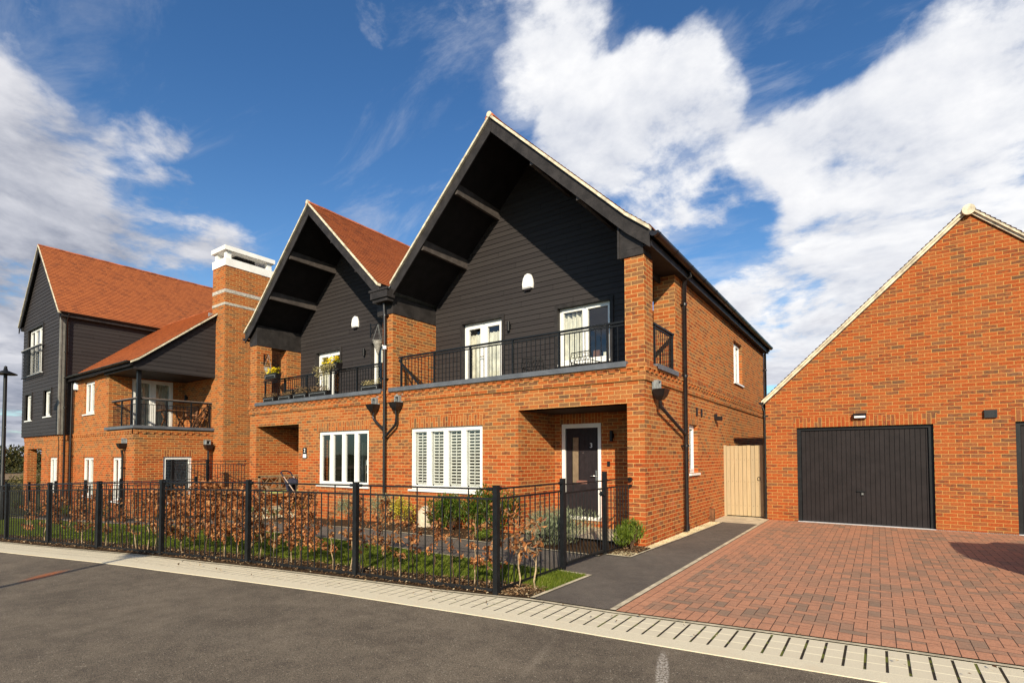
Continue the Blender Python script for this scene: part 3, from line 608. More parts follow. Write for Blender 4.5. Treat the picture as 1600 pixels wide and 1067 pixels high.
for a,b in zip(XS[:-1],XS[1:]): m.face([(a,ko(a),gz(a)-.01),(b,ko(b),gz(b)-.01),(b,ko(b),gz(b)+.007),(a,ko(a),gz(a)+.007)])
m.build('kerb_face',KERB,None,'structure')
cum={}; s_=0; prev=None
for x in XS:
    if prev is not None: s_+=math.hypot(x-prev,ki(x)-ki(prev))
    cum[x]=s_; prev=x
s0=cum[min(XS,key=lambda q:abs(q+22))]
def setuv(a,b,p): return [(cum[a]-s0,0),(cum[b]-s0,0),(cum[b]-s0,.43),(cum[a]-s0,.43)]
sheet('setts',lambda x:(ku(x),ki(x)),SETT,.006,xs=XS,uvf=setuv)
sheet('sett_edging',lambda x:(ki(x),ki(x)+.05),SLAB,.014,xs=[x for x in XS if x<=-.5]+[-.5+.2*i for i in range(1,70)])
# front garden: mulch strip, lawn, path, bed
fy=lambda x:interp([(-60,-11.3),(-14.2,-5.80),(-10.23,-5.33),(-6.26,-4.86),(-4.28,-4.50),(-.3,-3.80)],x)
GX=[-22+.5*i for i in range(44)]+[-.3]
PL=lambda x:interp([(-22,-3.6),(-14,-2.95),(-9.3,-2.30),(-5,-2.37),(-.3,-2.42)],x)      # lawn side of the path
PU=lambda x:interp([(-22,-3.0),(-16,-2.85),(-14,-2.0),(-10,-1.15),(-6,-1.14),(-.3,-1.2)],x)
sheet('mulch_strip',lambda x:(ki(x)+.05,fy(x)+.48),SOIL,.02,xs=GX)
sheet('lawn',lambda x:(fy(x)+.48,PL(x)-.05),TURF,.016,xs=GX)
sheet('garden_path',lambda x:(PL(x),PU(x)),PATHM,.022,xs=GX)
sheet('path_edging',lambda x:(PL(x)-.05,PL(x)),SLAB,.030,xs=GX)
sheet('bed_edging',lambda x:(PU(x),PU(x)+.05),SLAB,.030,xs=[x for x in GX if x<=-2.5])
sheet('planting_bed',lambda x:(PU(x)+.05,.4 if x>-12.8 else -2.1 if x<-15.8 else .3),SOIL,.025,xs=[x for x in GX if x<=-2.5])
def poly(name,pts,mt,z,kind='structure'):
    m=MB(); m.face([(x,y,z) for x,y in pts]); return m.build(name,mt,None,kind)
def rect(name,x0,x1,y0,y1,mt,z): return poly(name,[(x0,y0),(x1,y0),(x1,y1),(x0,y1)],mt,z)
rect('door_path',-2.5,-1.95,-1.2,.02,PATHM,.024); rect('porch_floor',-2.62,-.33,.02,1.45,SLAB,.06)
m=MB(); m.box(-12.40,-10.15,-.12,1.43,-.5,.0); m.build('porch_step',SLAB,None,'structure')
rect('lavender_bed',-1.95,-.3,-1.15,.02,SOIL,.027); rect('lavender_bed_edging',-1.95,-.3,-1.2,-1.15,SLAB,.032)
# between fence and drive
T1=[(-.3,-3.72),(.10,ki(.10)+.05),(.13,-2.44),(-.3,-2.44)]
poly('verge_grass',[(-.3,-3.30),(.10,-3.42),(.13,-2.44),(-.3,-2.44)],TURF,.016); poly('verge_soil',[(-.3,ki(-.3)+.05),(.10,ki(.10)+.05),(.10,-3.42),(-.3,-3.30)],SOIL,.018)
poly('verge_edging',[(.10,ki(.10)+.05),(.15,ki(.15)+.05),(.18,-2.38),(-.3,-2.38),(-.3,-2.44),(.13,-2.44)],SLAB,.028)
poly('access_path',[(.15,ki(.15)+.05),(.99,ki(1.)+.05),(.99,4.15),(.27,4.15),(.22,1.6),(.155,-.30),(.135,-1.02),(-.3,-1.02),(-.3,-2.38),(.18,-2.38)],PATHM,.020)
rect('side_bed',-.3,.09,-.97,0,SOIL,.026); poly('side_bed_edging',[(-.3,-1.02),(.135,-1.02),(.155,-.30),(.22,1.6),(.27,4.15),(.235,4.15),(.185,1.6),(.12,-.30),(.10,-.97),(-.3,-.97)],SLAB,.030)
poly('gravel_strip',[(-.02,0),(.10,0),(.135,-.1),(.185,1.6),(.235,4.15),(-.02,4.15)],SLAB,.012)
rect('flag_paving',-.02,1.0,4.15,5.6,SLAB,.022)
# driveway
DX0=1.05
poly('drive_edging',[(.99,ki(1.)+.05),(1.05,ki(1.05)+.05),(1.05,5.3),(.99,5.3)],SLAB,.026)
m=MB(); m.face([(DX0,ki(DX0)+.05,.02),(DX0+.2,ki(DX0+.2)+.05,.02),(DX0+.2,5.3,.02),(DX0,5.3,.02)],[(0,0),(.2,0),(.2,9),(0,9)]); m.build('drive_side_course',PAVE,None,'structure')
DXS=[DX0+.2]+[1.5+.5*i for i in range(25)]
m=MB(); m2=MB()
for a,b in zip(DXS[:-1],DXS[1:]):
    ya,yb=ki(a)+.05,ki(b)+.05
    m.face([(a,ya,.02),(b,yb,.02),(b,yb+.2,.02),(a,ya+.2,.02)],[(0,a),(0,b),(.2,b),(.2,a)])
    m2.face([(a,ya+.2,.02),(b,yb+.2,.02),(b,5.3,.02),(a,5.3,.02)])
m.uv=[(v,u) for u,v in m.uv]
m.build('drive_front_course',PAVF,None,'structure'); m2.build('driveway',PAV,None,'structure')
# distance on the left
m=MB(); m.face([(-300,-160,-.30),(-66,-60,-.55),(-58,140,-.55),(-300,240,-.30)]); m.build('field',FIELD,None,'structure')
# ================================================================ HOUSES
SL=.975; ZA=8.63
H3=T('brick_house','brick house with the tallest black gable, number three beside the block paved drive','house',(-3.2,5.7,0))
H2=T('brick_house','brick house with the middle black gable and yellow flower boxes on its balcony','house',(-9.6,5.7,0))
f0=FY(0); fl=FY(.015)
# --- ground floor fronts
m=MB(); panel(m,fl,-6.45,-.015,-.5,2.85,holes=[(-5.66,-3.53,.80,2.205),(-2.62,-.33,-.5,2.46)],sold=[(-5.73,-3.46,2.205,2.43)],t=.3,edges='')
W=m
panel(W,FX(-.015),0.015,11.4,-.5,2.85,holes=[(2.56,3.18,1.18,2.22)],sold=[(2.49,3.25,2.22,2.445)],edges='r')
panel(W,FX(-2.62),0.315,1.43,-.5,2.46,t=.3,edges='',back=False); panel(W,FY(1.43),-2.62,-.33,-.5,2.46,holes=[(-2.43,-1.50,.2,2.24)],sold=[(-2.48,-1.45,2.24,2.46)],t=.12,edges='')
panel(W,FX(-.33),.315,1.43,-.5,2.46,t=.05,edges='',back=False)
# --- first floor: columns, piers, side
zt=4.98
def col(m,x0,x1,y0,y1,z0,z1): m.box(x0,x1,y0,y1,z0,z1)
col(W,-.35,0,0,.42,2.85,5.02); col(W,-6.62,-6.27,0,1.5,2.85,zt)
panel(W,FX(0),1.65,11.4,2.85,5.12,holes=[(6.74,7.82,3.59,4.76)],t=.28,edges='',back=True)
panel(W,FY(1.65),-.43,0,2.85,5.12,t=.1,edges='',back=False)
W.fbox(FX(0),.42,1.65,-.25,0,2.85,3.10)
W.box(-6.27,-.35,0,.25,2.85,3.10)
dentil(W,f0,-6.27,0,2.85); dentil(W,FX(0),0,11.4,2.85)
W.box(-6.45,-.03,11.3,11.39,-.5,5.1)
W.build('wall',BR,H3)
B('porch_ceiling',BLK,H3,lambda m:m.box(-2.62,-.33,.02,1.43,2.46,2.50))
B('balcony_floor',COP,H3,lambda m:m.box(-6.27,-.3,.25,1.6,2.66,2.76))
B('balcony_coping',COP,H3,lambda m:(m.box(-6.33,-.30,-.075,.27,3.135,3.185),m.box(-6.33,-.30,-.08,-.07,3.09,3.185)))
B('balcony_coping',COP,H3,lambda m:(m.box(-.24,.075,.46,1.60,3.135,3.180),m.box(.07,.08,.46,1.60,3.09,3.18)))
B('movement_seal',wear('buff_sealant',(.35,.10,.05),.9,.1,.2,4),H3,lambda m:m.box(-2.61,-2.606,1.12,1.13,.1,2.4))
# --- H2 fronts
m=MB(); panel(m,fl,-12.785,-6.45,-.7,2.85,holes=[(-9.22,-7.14,.80,2.225),(-12.40,-10.15,-.7,2.47)],sold=[(-9.30,-7.06,2.225,2.45)],t=.3,edges='')
panel(m,FX(-12.40),.315,1.43,-.7,2.47,t=.3,edges='',back=False); panel(m,FY(1.43),-12.40,-10.15,-.7,2.47,holes=[(-11.3,-10.37,.1,2.14)],t=.12,edges='')
m.box(-12.785,-12.5,.3,11.4,-.7,2.85); panel(m,FX(-10.15),.315,1.43,-.7,2.47,t=.05,edges='',back=False)
col(m,-12.8,-12.40,0,.46,2.85,zt); col(m,-12.8,-12.40,.98,1.56,2.85,zt); m.box(-12.8,-12.55,1.56,11.4,2.85,5.1)
m.fbox(FX(-12.40),.46,.98,-.4,0,2.85,3.10); m.box(-12.40,-6.62,0,.25,2.85,3.10)
dentil(m,f0,-12.8,-6.27,2.85)
m.box(-12.5,-6.46,11.3,11.4,-.5,5.1)
m.build('wall',BR,H2)
B('porch_ceiling',BLK,H2,lambda m:m.box(-12.40,-10.15,.02,1.43,2.47,2.51)); B('balcony_floor',COP,H2,lambda m:m.box(-12.40,-6.62,.25,1.6,2.66,2.76))
B('balcony_coping',COP,H2,lambda m:(m.box(-12.36,-6.60,-.075,.27,3.135,3.185),m.box(-12.36,-6.60,-.08,-.07,3.09,3.185)))
PUR=wear('purlin_black_sunlit_tone',(.085,.072,.068),.6,.3,.25,6)  # sunlight on the purlins put into the colour, lighter than the other black timber
# --- gable cladding, soffits, barge boards, purlins, roof
def topgable(root,xc,xl,xr,wl,wr,holes,ypier,el,er,kickr):
    zs=lambda x:ZA-.20-SL*abs(x-xc)
    # boards between the brick piers, below the sloping soffit
    def lr(z):
        if z<=min(zs(wl),zs(wr)): return (wl,wr)
        h=(ZA-.20-z)/SL; return (max(wl,xc-h),min(wr,xc+h))
    f=FY(1.5); zlo=min(zs(wl),zs(wr)); m=MB(); boards(m,f,lr,2.76,ZA-.20,holes,.12)
    m.build('gable_cladding',CLAD,root)
    B('gable_core',SOF,root,lambda k:k.prism(f,[(wl,3.05),(wr,3.05),(wr,zs(wr)),(xc,ZA-.2),(wl,zs(wl))] if not holes else [(wl,zlo-.3),(wr,zlo-.3),(wr,zs(wr)),(xc,ZA-.2),(wl,zs(wl))],-.30,-.25))
    xs_=xl; prl=[(xc,ZA),(xl,ZA-SL*(xc-xl))]
    pr=[(xc,ZA),(xr-.42,ZA-SL*(xr-.42-xc)),(xr,ZA-SL*(xr-.42-xc)-.42*.80)] if kickr else [(xc,ZA),(xr,ZA-SL*(xr-xc))]
    pl_=[(xc,ZA),(xl+.42,ZA-SL*(xc-xl-.42)),(xl,ZA-SL*(xc-xl-.42)-.42*.80)] if el else prl
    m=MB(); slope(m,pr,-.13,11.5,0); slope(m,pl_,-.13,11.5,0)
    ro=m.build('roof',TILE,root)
    B('roof_deck',SOF,ro,lambda k:(profile_slab(k,pr,-.03,11.5,-.20,-.03),profile_slab(k,pl_,-.03,11.5,-.20,-.03)))
    ridge(ro,(xc,-.15,ZA-.015),(xc,11.5,ZA-.015))
    def vg(k):
        for P_ in (pr,pl_): profile_slab(k,P_,-.15,-.02,-.065,-.002)
        k.tube([(xc,-.165,ZA-.02),(xc,-.10,ZA-.02)],.06,14)
    B('verge',CRM,ro,vg)
    def bb(k):
        for P_ in (pr,pl_): profile_slab(k,P_,-.105,-.075,-.36,-.067)
        k.box(xc-.02,xc+.02,-.112,-.104,ZA-.36,ZA-.1)
    B('barge_board',BLK,root,bb)
    for P_ in (pr,pl_):
        def b2(k,P_=P_): profile_slab(k,P_,-.075,-.03,-.24,-.066)
        B('soffit_edge',SOF,root,b2)
    for off in (.98,2.0):
        for sg in (-1,1):
            x=xc+sg*off
            def pu(k,x=x,sg=sg):
                z=zs(x); k.hexa([(x-.035,-.06,z-.21),(x+.035,-.06,z-.21),(x+.035,1.5,z-.21),(x-.035,1.5,z-.21),(x-.035,-.06,z+.03*1),(x+.035,-.06,z+.03),(x+.035,1.5,z+.03),(x-.035,1.5,z+.03)])
            B('purlin',PUR,root,pu)
    return ro
h3h=[(-5.33,-4.09,2.80,4.88),(-2.55,-1.29,3.57,4.82)]; h2h=[(-11.50,-10.28,2.80,4.86),(-8.81,-7.52,3.45,4.84)]
topgable(H3,-3.22,-6.22,.15,-6.27,-.43,h3h,1.65,False,True,True)
topgable(H2,-9.60,-12.92,-6.68,-12.40,-6.62,h2h,1.5,True,False,False)
# dark boxing above the piers
def boxing3(m):
    z0=5.0
    m.prism(FY(-.03),[(-.44,5.0),(0,5.0),(.0,5.24),(-.12,5.34),(-.44,5.62)],-.40,-.005)
B('pier_boxing',BLK,H3,boxing3); B('pier_boxing',BLK,H3,lambda m:m.prism(FY(0),[(-6.27,5.0),(-6.62,5.0),(-6.62,5.42),(-6.55,5.5),(-6.27,5.42)],-1.5,0.0))
B('pier_boxing',BLK,H3,lambda m:(m.prism(FY(-.045),[(-.46,5.0),(-.42,5.0),(-.42,5.62),(-.46,5.66)],-.03,0)))
B('pier_boxing',BLK,H2,lambda m:(m.prism(FY(0),[(-12.82,zt+.01),(-12.40,zt+.01),(-12.40,5.62),(-12.82,5.22)],-1.5,0.005)))
B('pier_boxing',BLK,H2,lambda m:m.prism(FY(.01),[(-6.84,zt+.02),(-6.63,zt+.02),(-6.63,5.5),(-6.84,5.7)],-1.45,0.0))
# side eaves of H3
B('eaves_soffit',BLK,H3,lambda m:(m.box(-.30,.14,-.03,11.45,5.125,5.15),m.box(.125,.15,-.09,11.45,5.10,5.30),m.box(-.32,-.28,.42,1.65,5.0,5.13)))
gutter(H3,(.225,-.12,5.30),(.225,11.45,5.30),.078)
gf=FX(0)
pipe(H3,[(.20,2.03,5.26),(.20,2.03,5.16),(.075,2.03,5.06),(.075,2.03,.06)],.041,[(.075,2.03,z) for z in (4.6,3.15,1.75)],(1,0,0))
pipe(H3,[(.20,11.2,5.26),(.20,11.2,5.16),(.075,11.2,5.06),(.075,11.2,.06)],.041,[(.075,11.2,z) for z in (4.5,3.2,1.9)],(1,0,0))
h=hopper(H3,gf,.46,2.60); pipe(H3,[(.10,.46,2.52),(.10,.46,2.43),(.075,1.97,1.98)],.032,[],(1,0,0),False,'branch_pipe')
# shared valley head and pipe
hp=B('valley_hopper',BLK,H3,lambda m:(m.box(-6.76,-6.16,-.28,-.04,5.33,5.53),m.box(-6.72,-6.20,-.24,-.05,5.25,5.335),m.box(-6.80,-6.12,-.30,-.28,5.50,5.55)))
B('lead_valley',GREYM,H3,lambda m:(m.hexa([(-6.78,-.10,5.70),(-6.45,-.10,5.50),(-6.45,11.4,5.50),(-6.78,11.4,5.70),(-6.78,-.10,5.72),(-6.45,-.10,5.52),(-6.45,11.4,5.52),(-6.78,11.4,5.72)]),m.hexa([(-6.45,-.10,5.50),(-6.10,-.10,5.72),(-6.10,11.4,5.72),(-6.45,11.4,5.50),(-6.45,-.10,5.52),(-6.10,-.10,5.74),(-6.10,11.4,5.74),(-6.45,11.4,5.52)])))
pipe(H3,[(-6.45,-.12,5.27),(-6.45,-.09,4.6),(-6.45,-.09,.05)],.036,[(-6.45,-.09,z) for z in (4.95,3.42,2.0,.6)],(0,-1,0))
B('pipe_collar',PLW,H3,lambda m:m.tube([(-6.45,-.09,4.13),(-6.45,-.09,4.21)],.047,12))
hopper(H3,f0,-6.02,2.70); pipe(H3,[(-6.02,-.10,2.62),(-6.02,-.10,2.38),(-6.06,-.10,2.28),(-6.42,-.09,2.02)],.032,[],(0,-1,0),False,'branch_pipe')
hopper(H2,f0,-6.84,2.70); pipe(H2,[(-6.84,-.10,2.62),(-6.84,-.10,2.52),(-6.80,-.10,2.44),(-6.48,-.09,2.20)],.032,[],(0,-1,0),False,'branch_pipe')
# --- openings of H3
fr,pn=window(H3,fl,-5.66,-3.53,.80,2.205,[1,1,1,1],-.05)
for p,q in pn: slats(fr,fl,p+.035,q-.035,.87,2.14,-.125,pitch=.068,tilt=.62,w=.056)
fr,pn=window(H3,FX(-.015),2.56,3.18,1.18,2.22,[1],-.09); B('blind',CUR,fr,lambda m:m.face([(-.18,2.6,1.2),(-.18,3.14,1.2),(-.18,3.14,2.2),(-.18,2.6,2.2)]))
fr,pn=window(H3,FX(0),6.74,7.82,3.59,4.76,[1,1],-.09); B('blind',CUR,fr,lambda m:m.face([(-.18,6.8,3.62),(-.18,7.8,3.62),(-.18,7.8,4.3),(-.18,6.8,4.3)]))
fg=FY(1.5)
fr,pn=window(H3,fg,-5.33,-4.09,2.80,4.88,[1,1],-.075,False,name='french_door',sash=.085,transom=None); curtain(fr,fg,-5.28,-4.14,2.85,4.62,-.19); B('handle',CHR,fr,lambda m:m.tube([fg(-4.78,.02,4.0),fg(-4.66,.02,4.0)],.012,6)); surround(H3,fg,-5.33,-4.09,2.78,4.88)
fr,pn=window(H3,fg,-2.55,-1.29,3.57,4.82,[1,1],-.075); curtain(fr,fg,-2.5,-2.05,3.58,4.72,-.20); surround(H3,fg,-2.55,-1.29,3.50,4.82)
B('sill_ornament',CUR,fr,lambda m:m.lathe((-1.9,1.64,3.62),[(.05,0),(.06,.03),(.03,.12),(.012,.2)],8)); B('sill_ornament',TEAK,fr,lambda m:m.box(-1.76,-1.62,1.62,1.68,3.62,3.82)); B('sill_ornament',CUR,fr,lambda m:m.box(-1.52,-1.36,1.62,1.68,3.62,3.76))
bell(H3,fg,-3.34,5.58,1.08); updown(H3,fg,-3.87,4.62)
dr=B('front_door_frame',WHT,H3,lambda m:(m.fbox(FY(1.43),-2.43,-2.35,-.08,.01,.2,2.24),m.fbox(FY(1.43),-1.57,-1.50,-.08,.01,.2,2.24),m.fbox(FY(1.43),-2.35,-1.57,-.08,.01,2.15,2.24),m.fbox(FY(1.43),-2.43,-1.50,-.08,.03,.2,.27)))
fd=FY(1.46)
def dleaf(m):
    panel(m,fd,-2.35,-1.57,.27,2.15,holes=[(-2.20,-2.04,.98,1.95)],t=.04,back=False)
    m.fbox(fd,-2.22,-2.20,-.02,.012,.96,1.97); m.fbox(fd,-2.04,-2.02,-.02,.012,.96,1.97); m.fbox(fd,-2.20,-2.04,-.02,.012,1.95,1.97); m.fbox(fd,-2.20,-2.04,-.02,.012,.96,.98)
    x=-1.98
    while x<-1.6: m.fbox(fd,x,x+.083,0,.004,.32,2.10); x+=.09
dl=B('front_door',DOOR,H3,dleaf); B('pane',wear('obscured_glass',(.24,.18,.12),.25,.5,.2,6),dl,lambda m:m.face([fd(-2.20,-.02,.98),fd(-2.04,-.02,.98),fd(-2.04,-.02,1.95),fd(-2.20,-.02,1.95)]))
B('handle',CHR,dl,lambda m:(m.tube([fd(-1.62,.01,1.13),fd(-1.62,.05,1.13),fd(-1.74,.05,1.13)],.011,8),m.fbox(fd,-1.64,-1.60,.004,.014,1.0,1.25)))
B('letter_plate',COPR,dl,lambda m:m.fbox(fd,-2.09,-1.84,.004,.016,.96,1.03)); B('spyhole',CHR,dl,lambda m:m.tube([fd(-1.93,0,1.62),fd(-1.93,.012,1.62)],.01,8))
text(dl,'3',fd,-1.74,1.77,.14,.012,PLW)
fb=FY(1.43); updown(H3,fb,-1.24,1.96,'porch_light'); B('doorbell',MET,H3,lambda m:m.fbox(fb,-1.36,-1.30,0,.02,1.34,1.44))
railing(H3,f0,-6.14,-.40,3.185,3.93,-.09,(-6.06,-4.98,-3.92,-2.80,-1.72,-.72),.108,brace=(-6.12,-5.45)); railing(H3,gf,.50,1.60,3.18,3.93,-.03,(.56,1.54),.1)
[B('extractor_vent',PLA,H3,lambda m:m.fbox(FX(-.015),y,y+.10,0,.02,2.42,2.60)) for y in (3.05,3.42)]; B('security_light',PLA,H3,lambda m:(m.fbox(FX(-.015),4.6,4.72,0,.05,2.42,2.56),m.fbox(FX(-.015),4.62,4.70,.05,.17,2.40,2.50)))
B('meter_pipe_cover',TEAK,H3,lambda m:(m.fbox(FX(-.015),4.05,4.2,0,.09,.02,.32)))
# --- openings of H2
fr,pn=window(H2,fl,-9.22,-7.14,.80,2.225,[1,1,1,1],-.05)
curtain(fr,fl,-9.12,-8.95,.85,2.15,-.3); B('table_lamp',PLW,fr,lambda m:m.lathe(fl(-7.9,-.6,1.12),[(.07,0),(.03,.03),(.03,.2),(.09,.2),(.05,.34)],10))
B('fireplace',CUR,fr,lambda m:m.box(-8.9,-8.83,1.2,1.3,.8,1.95)); B('shelf',CUR,fr,lambda m:m.box(-7.9,-7.2,.9,.95,1.10,1.14))
fr,pn=window(H2,fg,-11.50,-10.28,2.80,4.86,[1,1],-.075,False,name='french_door',sash=.085); curtain(fr,fg,-11.45,-11.0,2.85,4.8,-.24); surround(H2,fg,-11.50,-10.28,2.78,4.86)
fr,pn=window(H2,fg,-8.81,-7.52,3.45,4.84,[1,1],-.075); curtain(fr,fg,-8.7,-8.4,3.5,4.8,-.24); surround(H2,fg,-8.81,-7.52,3.40,4.84)
bell(H2,fg,-9.56,5.58,1.05); updown(H2,fg,-9.12,4.62)
dr=B('front_door_frame',WHT,H2,lambda m:(m.fbox(FY(1.43),-11.3,-11.22,-.08,.01,.1,2.14),m.fbox(FY(1.43),-10.44,-10.37,-.08,.01,.1,2.14),m.fbox(FY(1.43),-11.22,-10.44,-.08,.01,2.06,2.14)))
B('front_door',DOOR,H2,lambda m:m.fbox(FY(1.47),-11.22,-10.44,-.04,0,.1,2.06))
railing(H2,f0,-12.12,-6.66,3.185,3.86,-.09,(-12.05,-11.0,-9.9,-8.8,-7.7,-6.75),.108)
sg=B('house_sign',MET,H2,lambda m:m.fbox(fl,-9.93,-9.75,0,.012,1.50,1.80)); text(sg,'2',fl,-9.84,1.715,.15,.016,PLW); B('name_plate',PLW,sg,lambda m:m.fbox(fl,-9.915,-9.765,.012,.016,1.52,1.62))
gutter(H2,(-12.98,11.45,5.24),(-12.98,-.12,5.24),.06)
# ================================================================ GARAGE
GA=T('brick_garage','wide orange brick gabled garage with black doors behind the block paved drive','garage',(4.8,8,0))
fgr=FY(5.3)
m=MB(); Zs=2.80; ap=6.42; sg_=(ap-Zs)/(4.79-1.01)
panel(m,fgr,1.01,8.57,-.3,Zs,holes=[(1.66,4.16,-.3,2.20),(5.39,7.89,-.3,2.20)],sold=[(1.60,4.22,2.20,2.425),(5.33,7.95,2.20,2.425)],t=.25,edges='lr')
m.face([fgr(1.01,0,Zs),fgr(8.57,0,Zs),fgr(4.79,0,ap)])
m.box(1.01,1.24,5.55,11.5,-.3,Zs); m.box(8.34,8.57,5.55,11.5,-.3,Zs); m.box(1.24,8.34,11.3,11.5,-.3,Zs)
m.build('wall',BG,GA)
m=MB(); pr=[(4.79,6.56),(8.35,6.56-3.56*sg_),(8.75,6.56-3.56*sg_-.33)]; pl_=[(4.79,6.56),(1.25,6.56-3.54*sg_),(.93,6.56-3.54*sg_-.30)]
slope(m,pr,5.20,11.6,0); slope(m,pl_,5.20,11.6,0); ro=m.build('roof',TILE,GA)
B('roof_deck',SOF,ro,lambda k:(profile_slab(k,pr,5.31,11.6,-.13,-.03),profile_slab(k,pl_,5.31,11.6,-.13,-.03)))
def gv(k):
    for P_ in (pr,pl_): profile_slab(k,P_,5.215,5.32,-.055,-.003); profile_slab(k,P_,5.255,5.31,-.115,-.058)
B('verge',CRM,ro,gv); ridge(ro,(4.79,5.23,6.55),(4.79,11.6,6.55),.11)
B('ridge_end',CRM,ro,lambda k:(k.tube([(4.79,5.17,6.47),(4.79,5.22,6.47)],.105,20)))
gutter(GA,(.93,11.55,2.83),(.93,5.16,2.83),.055); pipe(GA,[(.93,5.34,2.80),(.97,5.34,2.6),(.975,5.34,.05)],.032,[(.975,5.34,2.5)],(-1,0,0))
for a,b in ((1.66,4.16),(5.39,7.89)):
    fm=B('door_frame',MET,GA,lambda m:(m.fbox(fgr,a,a+.08,-.16,-.07,0,2.13),m.fbox(fgr,b-.08,b,-.16,-.07,0,2.13),m.fbox(fgr,a,b,-.16,-.07,2.13,2.20)))
    def dl_(m):
        x=a+.09
        while x<b-.1:
            e=min(x+.079,b-.09); m.fbox(fgr,x,e,-.13,-.105,.03,2.12); x+=.088
        m.fbox(fgr,a+.085,b-.085,-.14,-.118,.02,2.125)
    gd=B('garage_door',wear('charcoal_garage_door',(.020,.016,.017),.55,.18,.18,4),GA,dl_)
    c=(a+b)/2; B('handle',MET,gd,lambda m:(m.fbox(fgr,c-.03,c+.03,-.11,-.085,.66,.76),m.fbox(fgr,c-.10,c+.06,-.085,-.07,.745,.765))); B('lock_plate',CHR,gd,lambda m:m.fbox(fgr,c-.012,c+.022,-.085,-.082,.68,.72))
    B('threshold',wear('pale_threshold_strip',(.62,.64,.68),.5,.4,.15,9),GA,lambda m:m.fbox(fgr,a+.0,b,-.14,.03,-.01,.028))
em=B('emergency_light',PLA,GA,lambda m:m.prism(F((0,0,0),(0,-1,0),(1,0,0)),[(-5.3,2.37),(-5.3,2.47),(-5.24,2.475),(-5.20,2.43),(-5.21,2.36)],2.78,3.02)); B('lens',PLW,em,lambda m:m.fbox(fgr,2.80,3.0,.095,.104,2.375,2.415))
B('junction_box',PLA,GA,lambda m:(m.fbox(fgr,4.94,5.13,0,.05,2.285,2.44),m.fbox(fgr,5.10,5.13,.05,.056,2.285,2.44)))
B('base_channel',wear('steel_drain_grille',(.42,.42,.40),.5,.5,.4,30),GA,lambda m:[m.box(4.17+i*.03,4.185+i*.03,5.22,5.29,.012,.03) for i in range(40)])
# side gate
G=T('timber_gate','pale vertical board timber gate between the tall house and the garage','gate',(.5,5.55,0)); fgt=FY(5.55)
def gp(m):
    x=.045; i=0
    while x<.90:
        m.fbox(fgt,x,x+.087,0,.02+.004*(i%2),.05,1.80+.004*((i*7)%3)); x+=.0955; i+=1
B('boards',WOOD,G,gp); B('frame',WOOD,G,lambda m:(m.fbox(fgt,.04,.92,-.05,0,.2,.3),m.fbox(fgt,.04,.92,-.05,0,1.5,1.6)))
B('post',WOOD,G,lambda m:m.fbox(fgt,-.015,.04,-.08,.05,0,1.82)); B('post',BLK,G,lambda m:m.fbox(fgt,.915,1.005,-.08,.06,0,1.80))
B('ring_handle',MET,G,lambda m:m.tube([fgt(.80+.035*math.cos(t*.7),.035,.98+.045*math.sin(t*.7)) for t in range(10)],.006,6)); 
B('screws',MET,G,lambda m:[m.tube([fgt(.09+.0955*i,.02,z),fgt(.09+.0955*i,.027,z)],.006,6) for i in range(9) for z in (.30,.9,1.45)])
# ================================================================ H1 : lower house with corner balcony and chimney
H1=T('brick_house','lower orange brick house with corner balcony and tall white capped chimney','house',(-17.5,-.8,-.5))
ff=FY(-2.03); fs=FX(-15.80); m=MB()
panel(m,ff,-21.75,-15.80,-1.,2.13,holes=[(-20.58,-19.42,.16,1.55),(-17.72,-16.70,.10,1.55)],sold=[(-20.65,-19.35,1.55,1.775),(-17.79,-16.63,1.55,1.775)],edges='')
panel(m,fs,-2.03,.35,-1.,2.13,holes=[(-1.22,-.36,.05,1.56)],sold=[(-1.29,-.29,1.56,1.785)],edges='')
panel(m,ff,-21.75,-18.10,2.13,4.50,holes=[(-20.54,-19.46,3.10,4.27)],edges='r')
panel(m,FX(-18.10),-1.75,.35,2.13,4.50,holes=[(-1.36,-.05,2.55,4.30)],edges='',t=.2,back=False)
panel(m,FY(.35),-18.10,-15.98,-1.,4.6,edges='',t=.2,back=False)
dentil(m,ff,-21.75,-15.80,2.13); dentil(m,fs,-2.07,.35,2.13)
m.box(-21.75,-16.1,3.6,3.8,-1,4.6)
m.box(-18.1,-15.98,.40,3.8,-1,4.3); m.prism(FX(-15.95),[(2.02,-1),(3.85,-1),(3.85,4.85),(2.02,6.40)],-.2,0)
m.build('wall',BR,H1)
ch=MB()
def chim(z0,z1): ch.box(-15.98,-15.08,.31,2.02,z0,z1)
chim(-1,6.80); chim(6.89,7.235); chim(7.357,8.17)
co=ch.build('chimney',BR,H1); B('stone_band',wear('pale_band_stone',(.52,.49,.43),.85,.2,.3,22),co,lambda k:(k.box(-15.99,-15.07,.30,2.03,6.80,6.89),k.box(-15.99,-15.07,.30,2.03,7.235,7.357)))
def cap(k):
    k.box(-16.0,-15.06,.29,2.04,8.17,8.44)
    for x in (-15.93,-15.29):
        for y in (.35,1.82): k.box(x,x+.16,y,y+.17,8.44,8.71)
    k.box(-16.03,-15.03,.26,2.07,8.71,8.86)
B('chimney_cap',WREN,co,cap)
B('chimney_core',SOF,co,lambda k:k.box(-15.7,-15.4,.8,1.5,8.4,8.70))
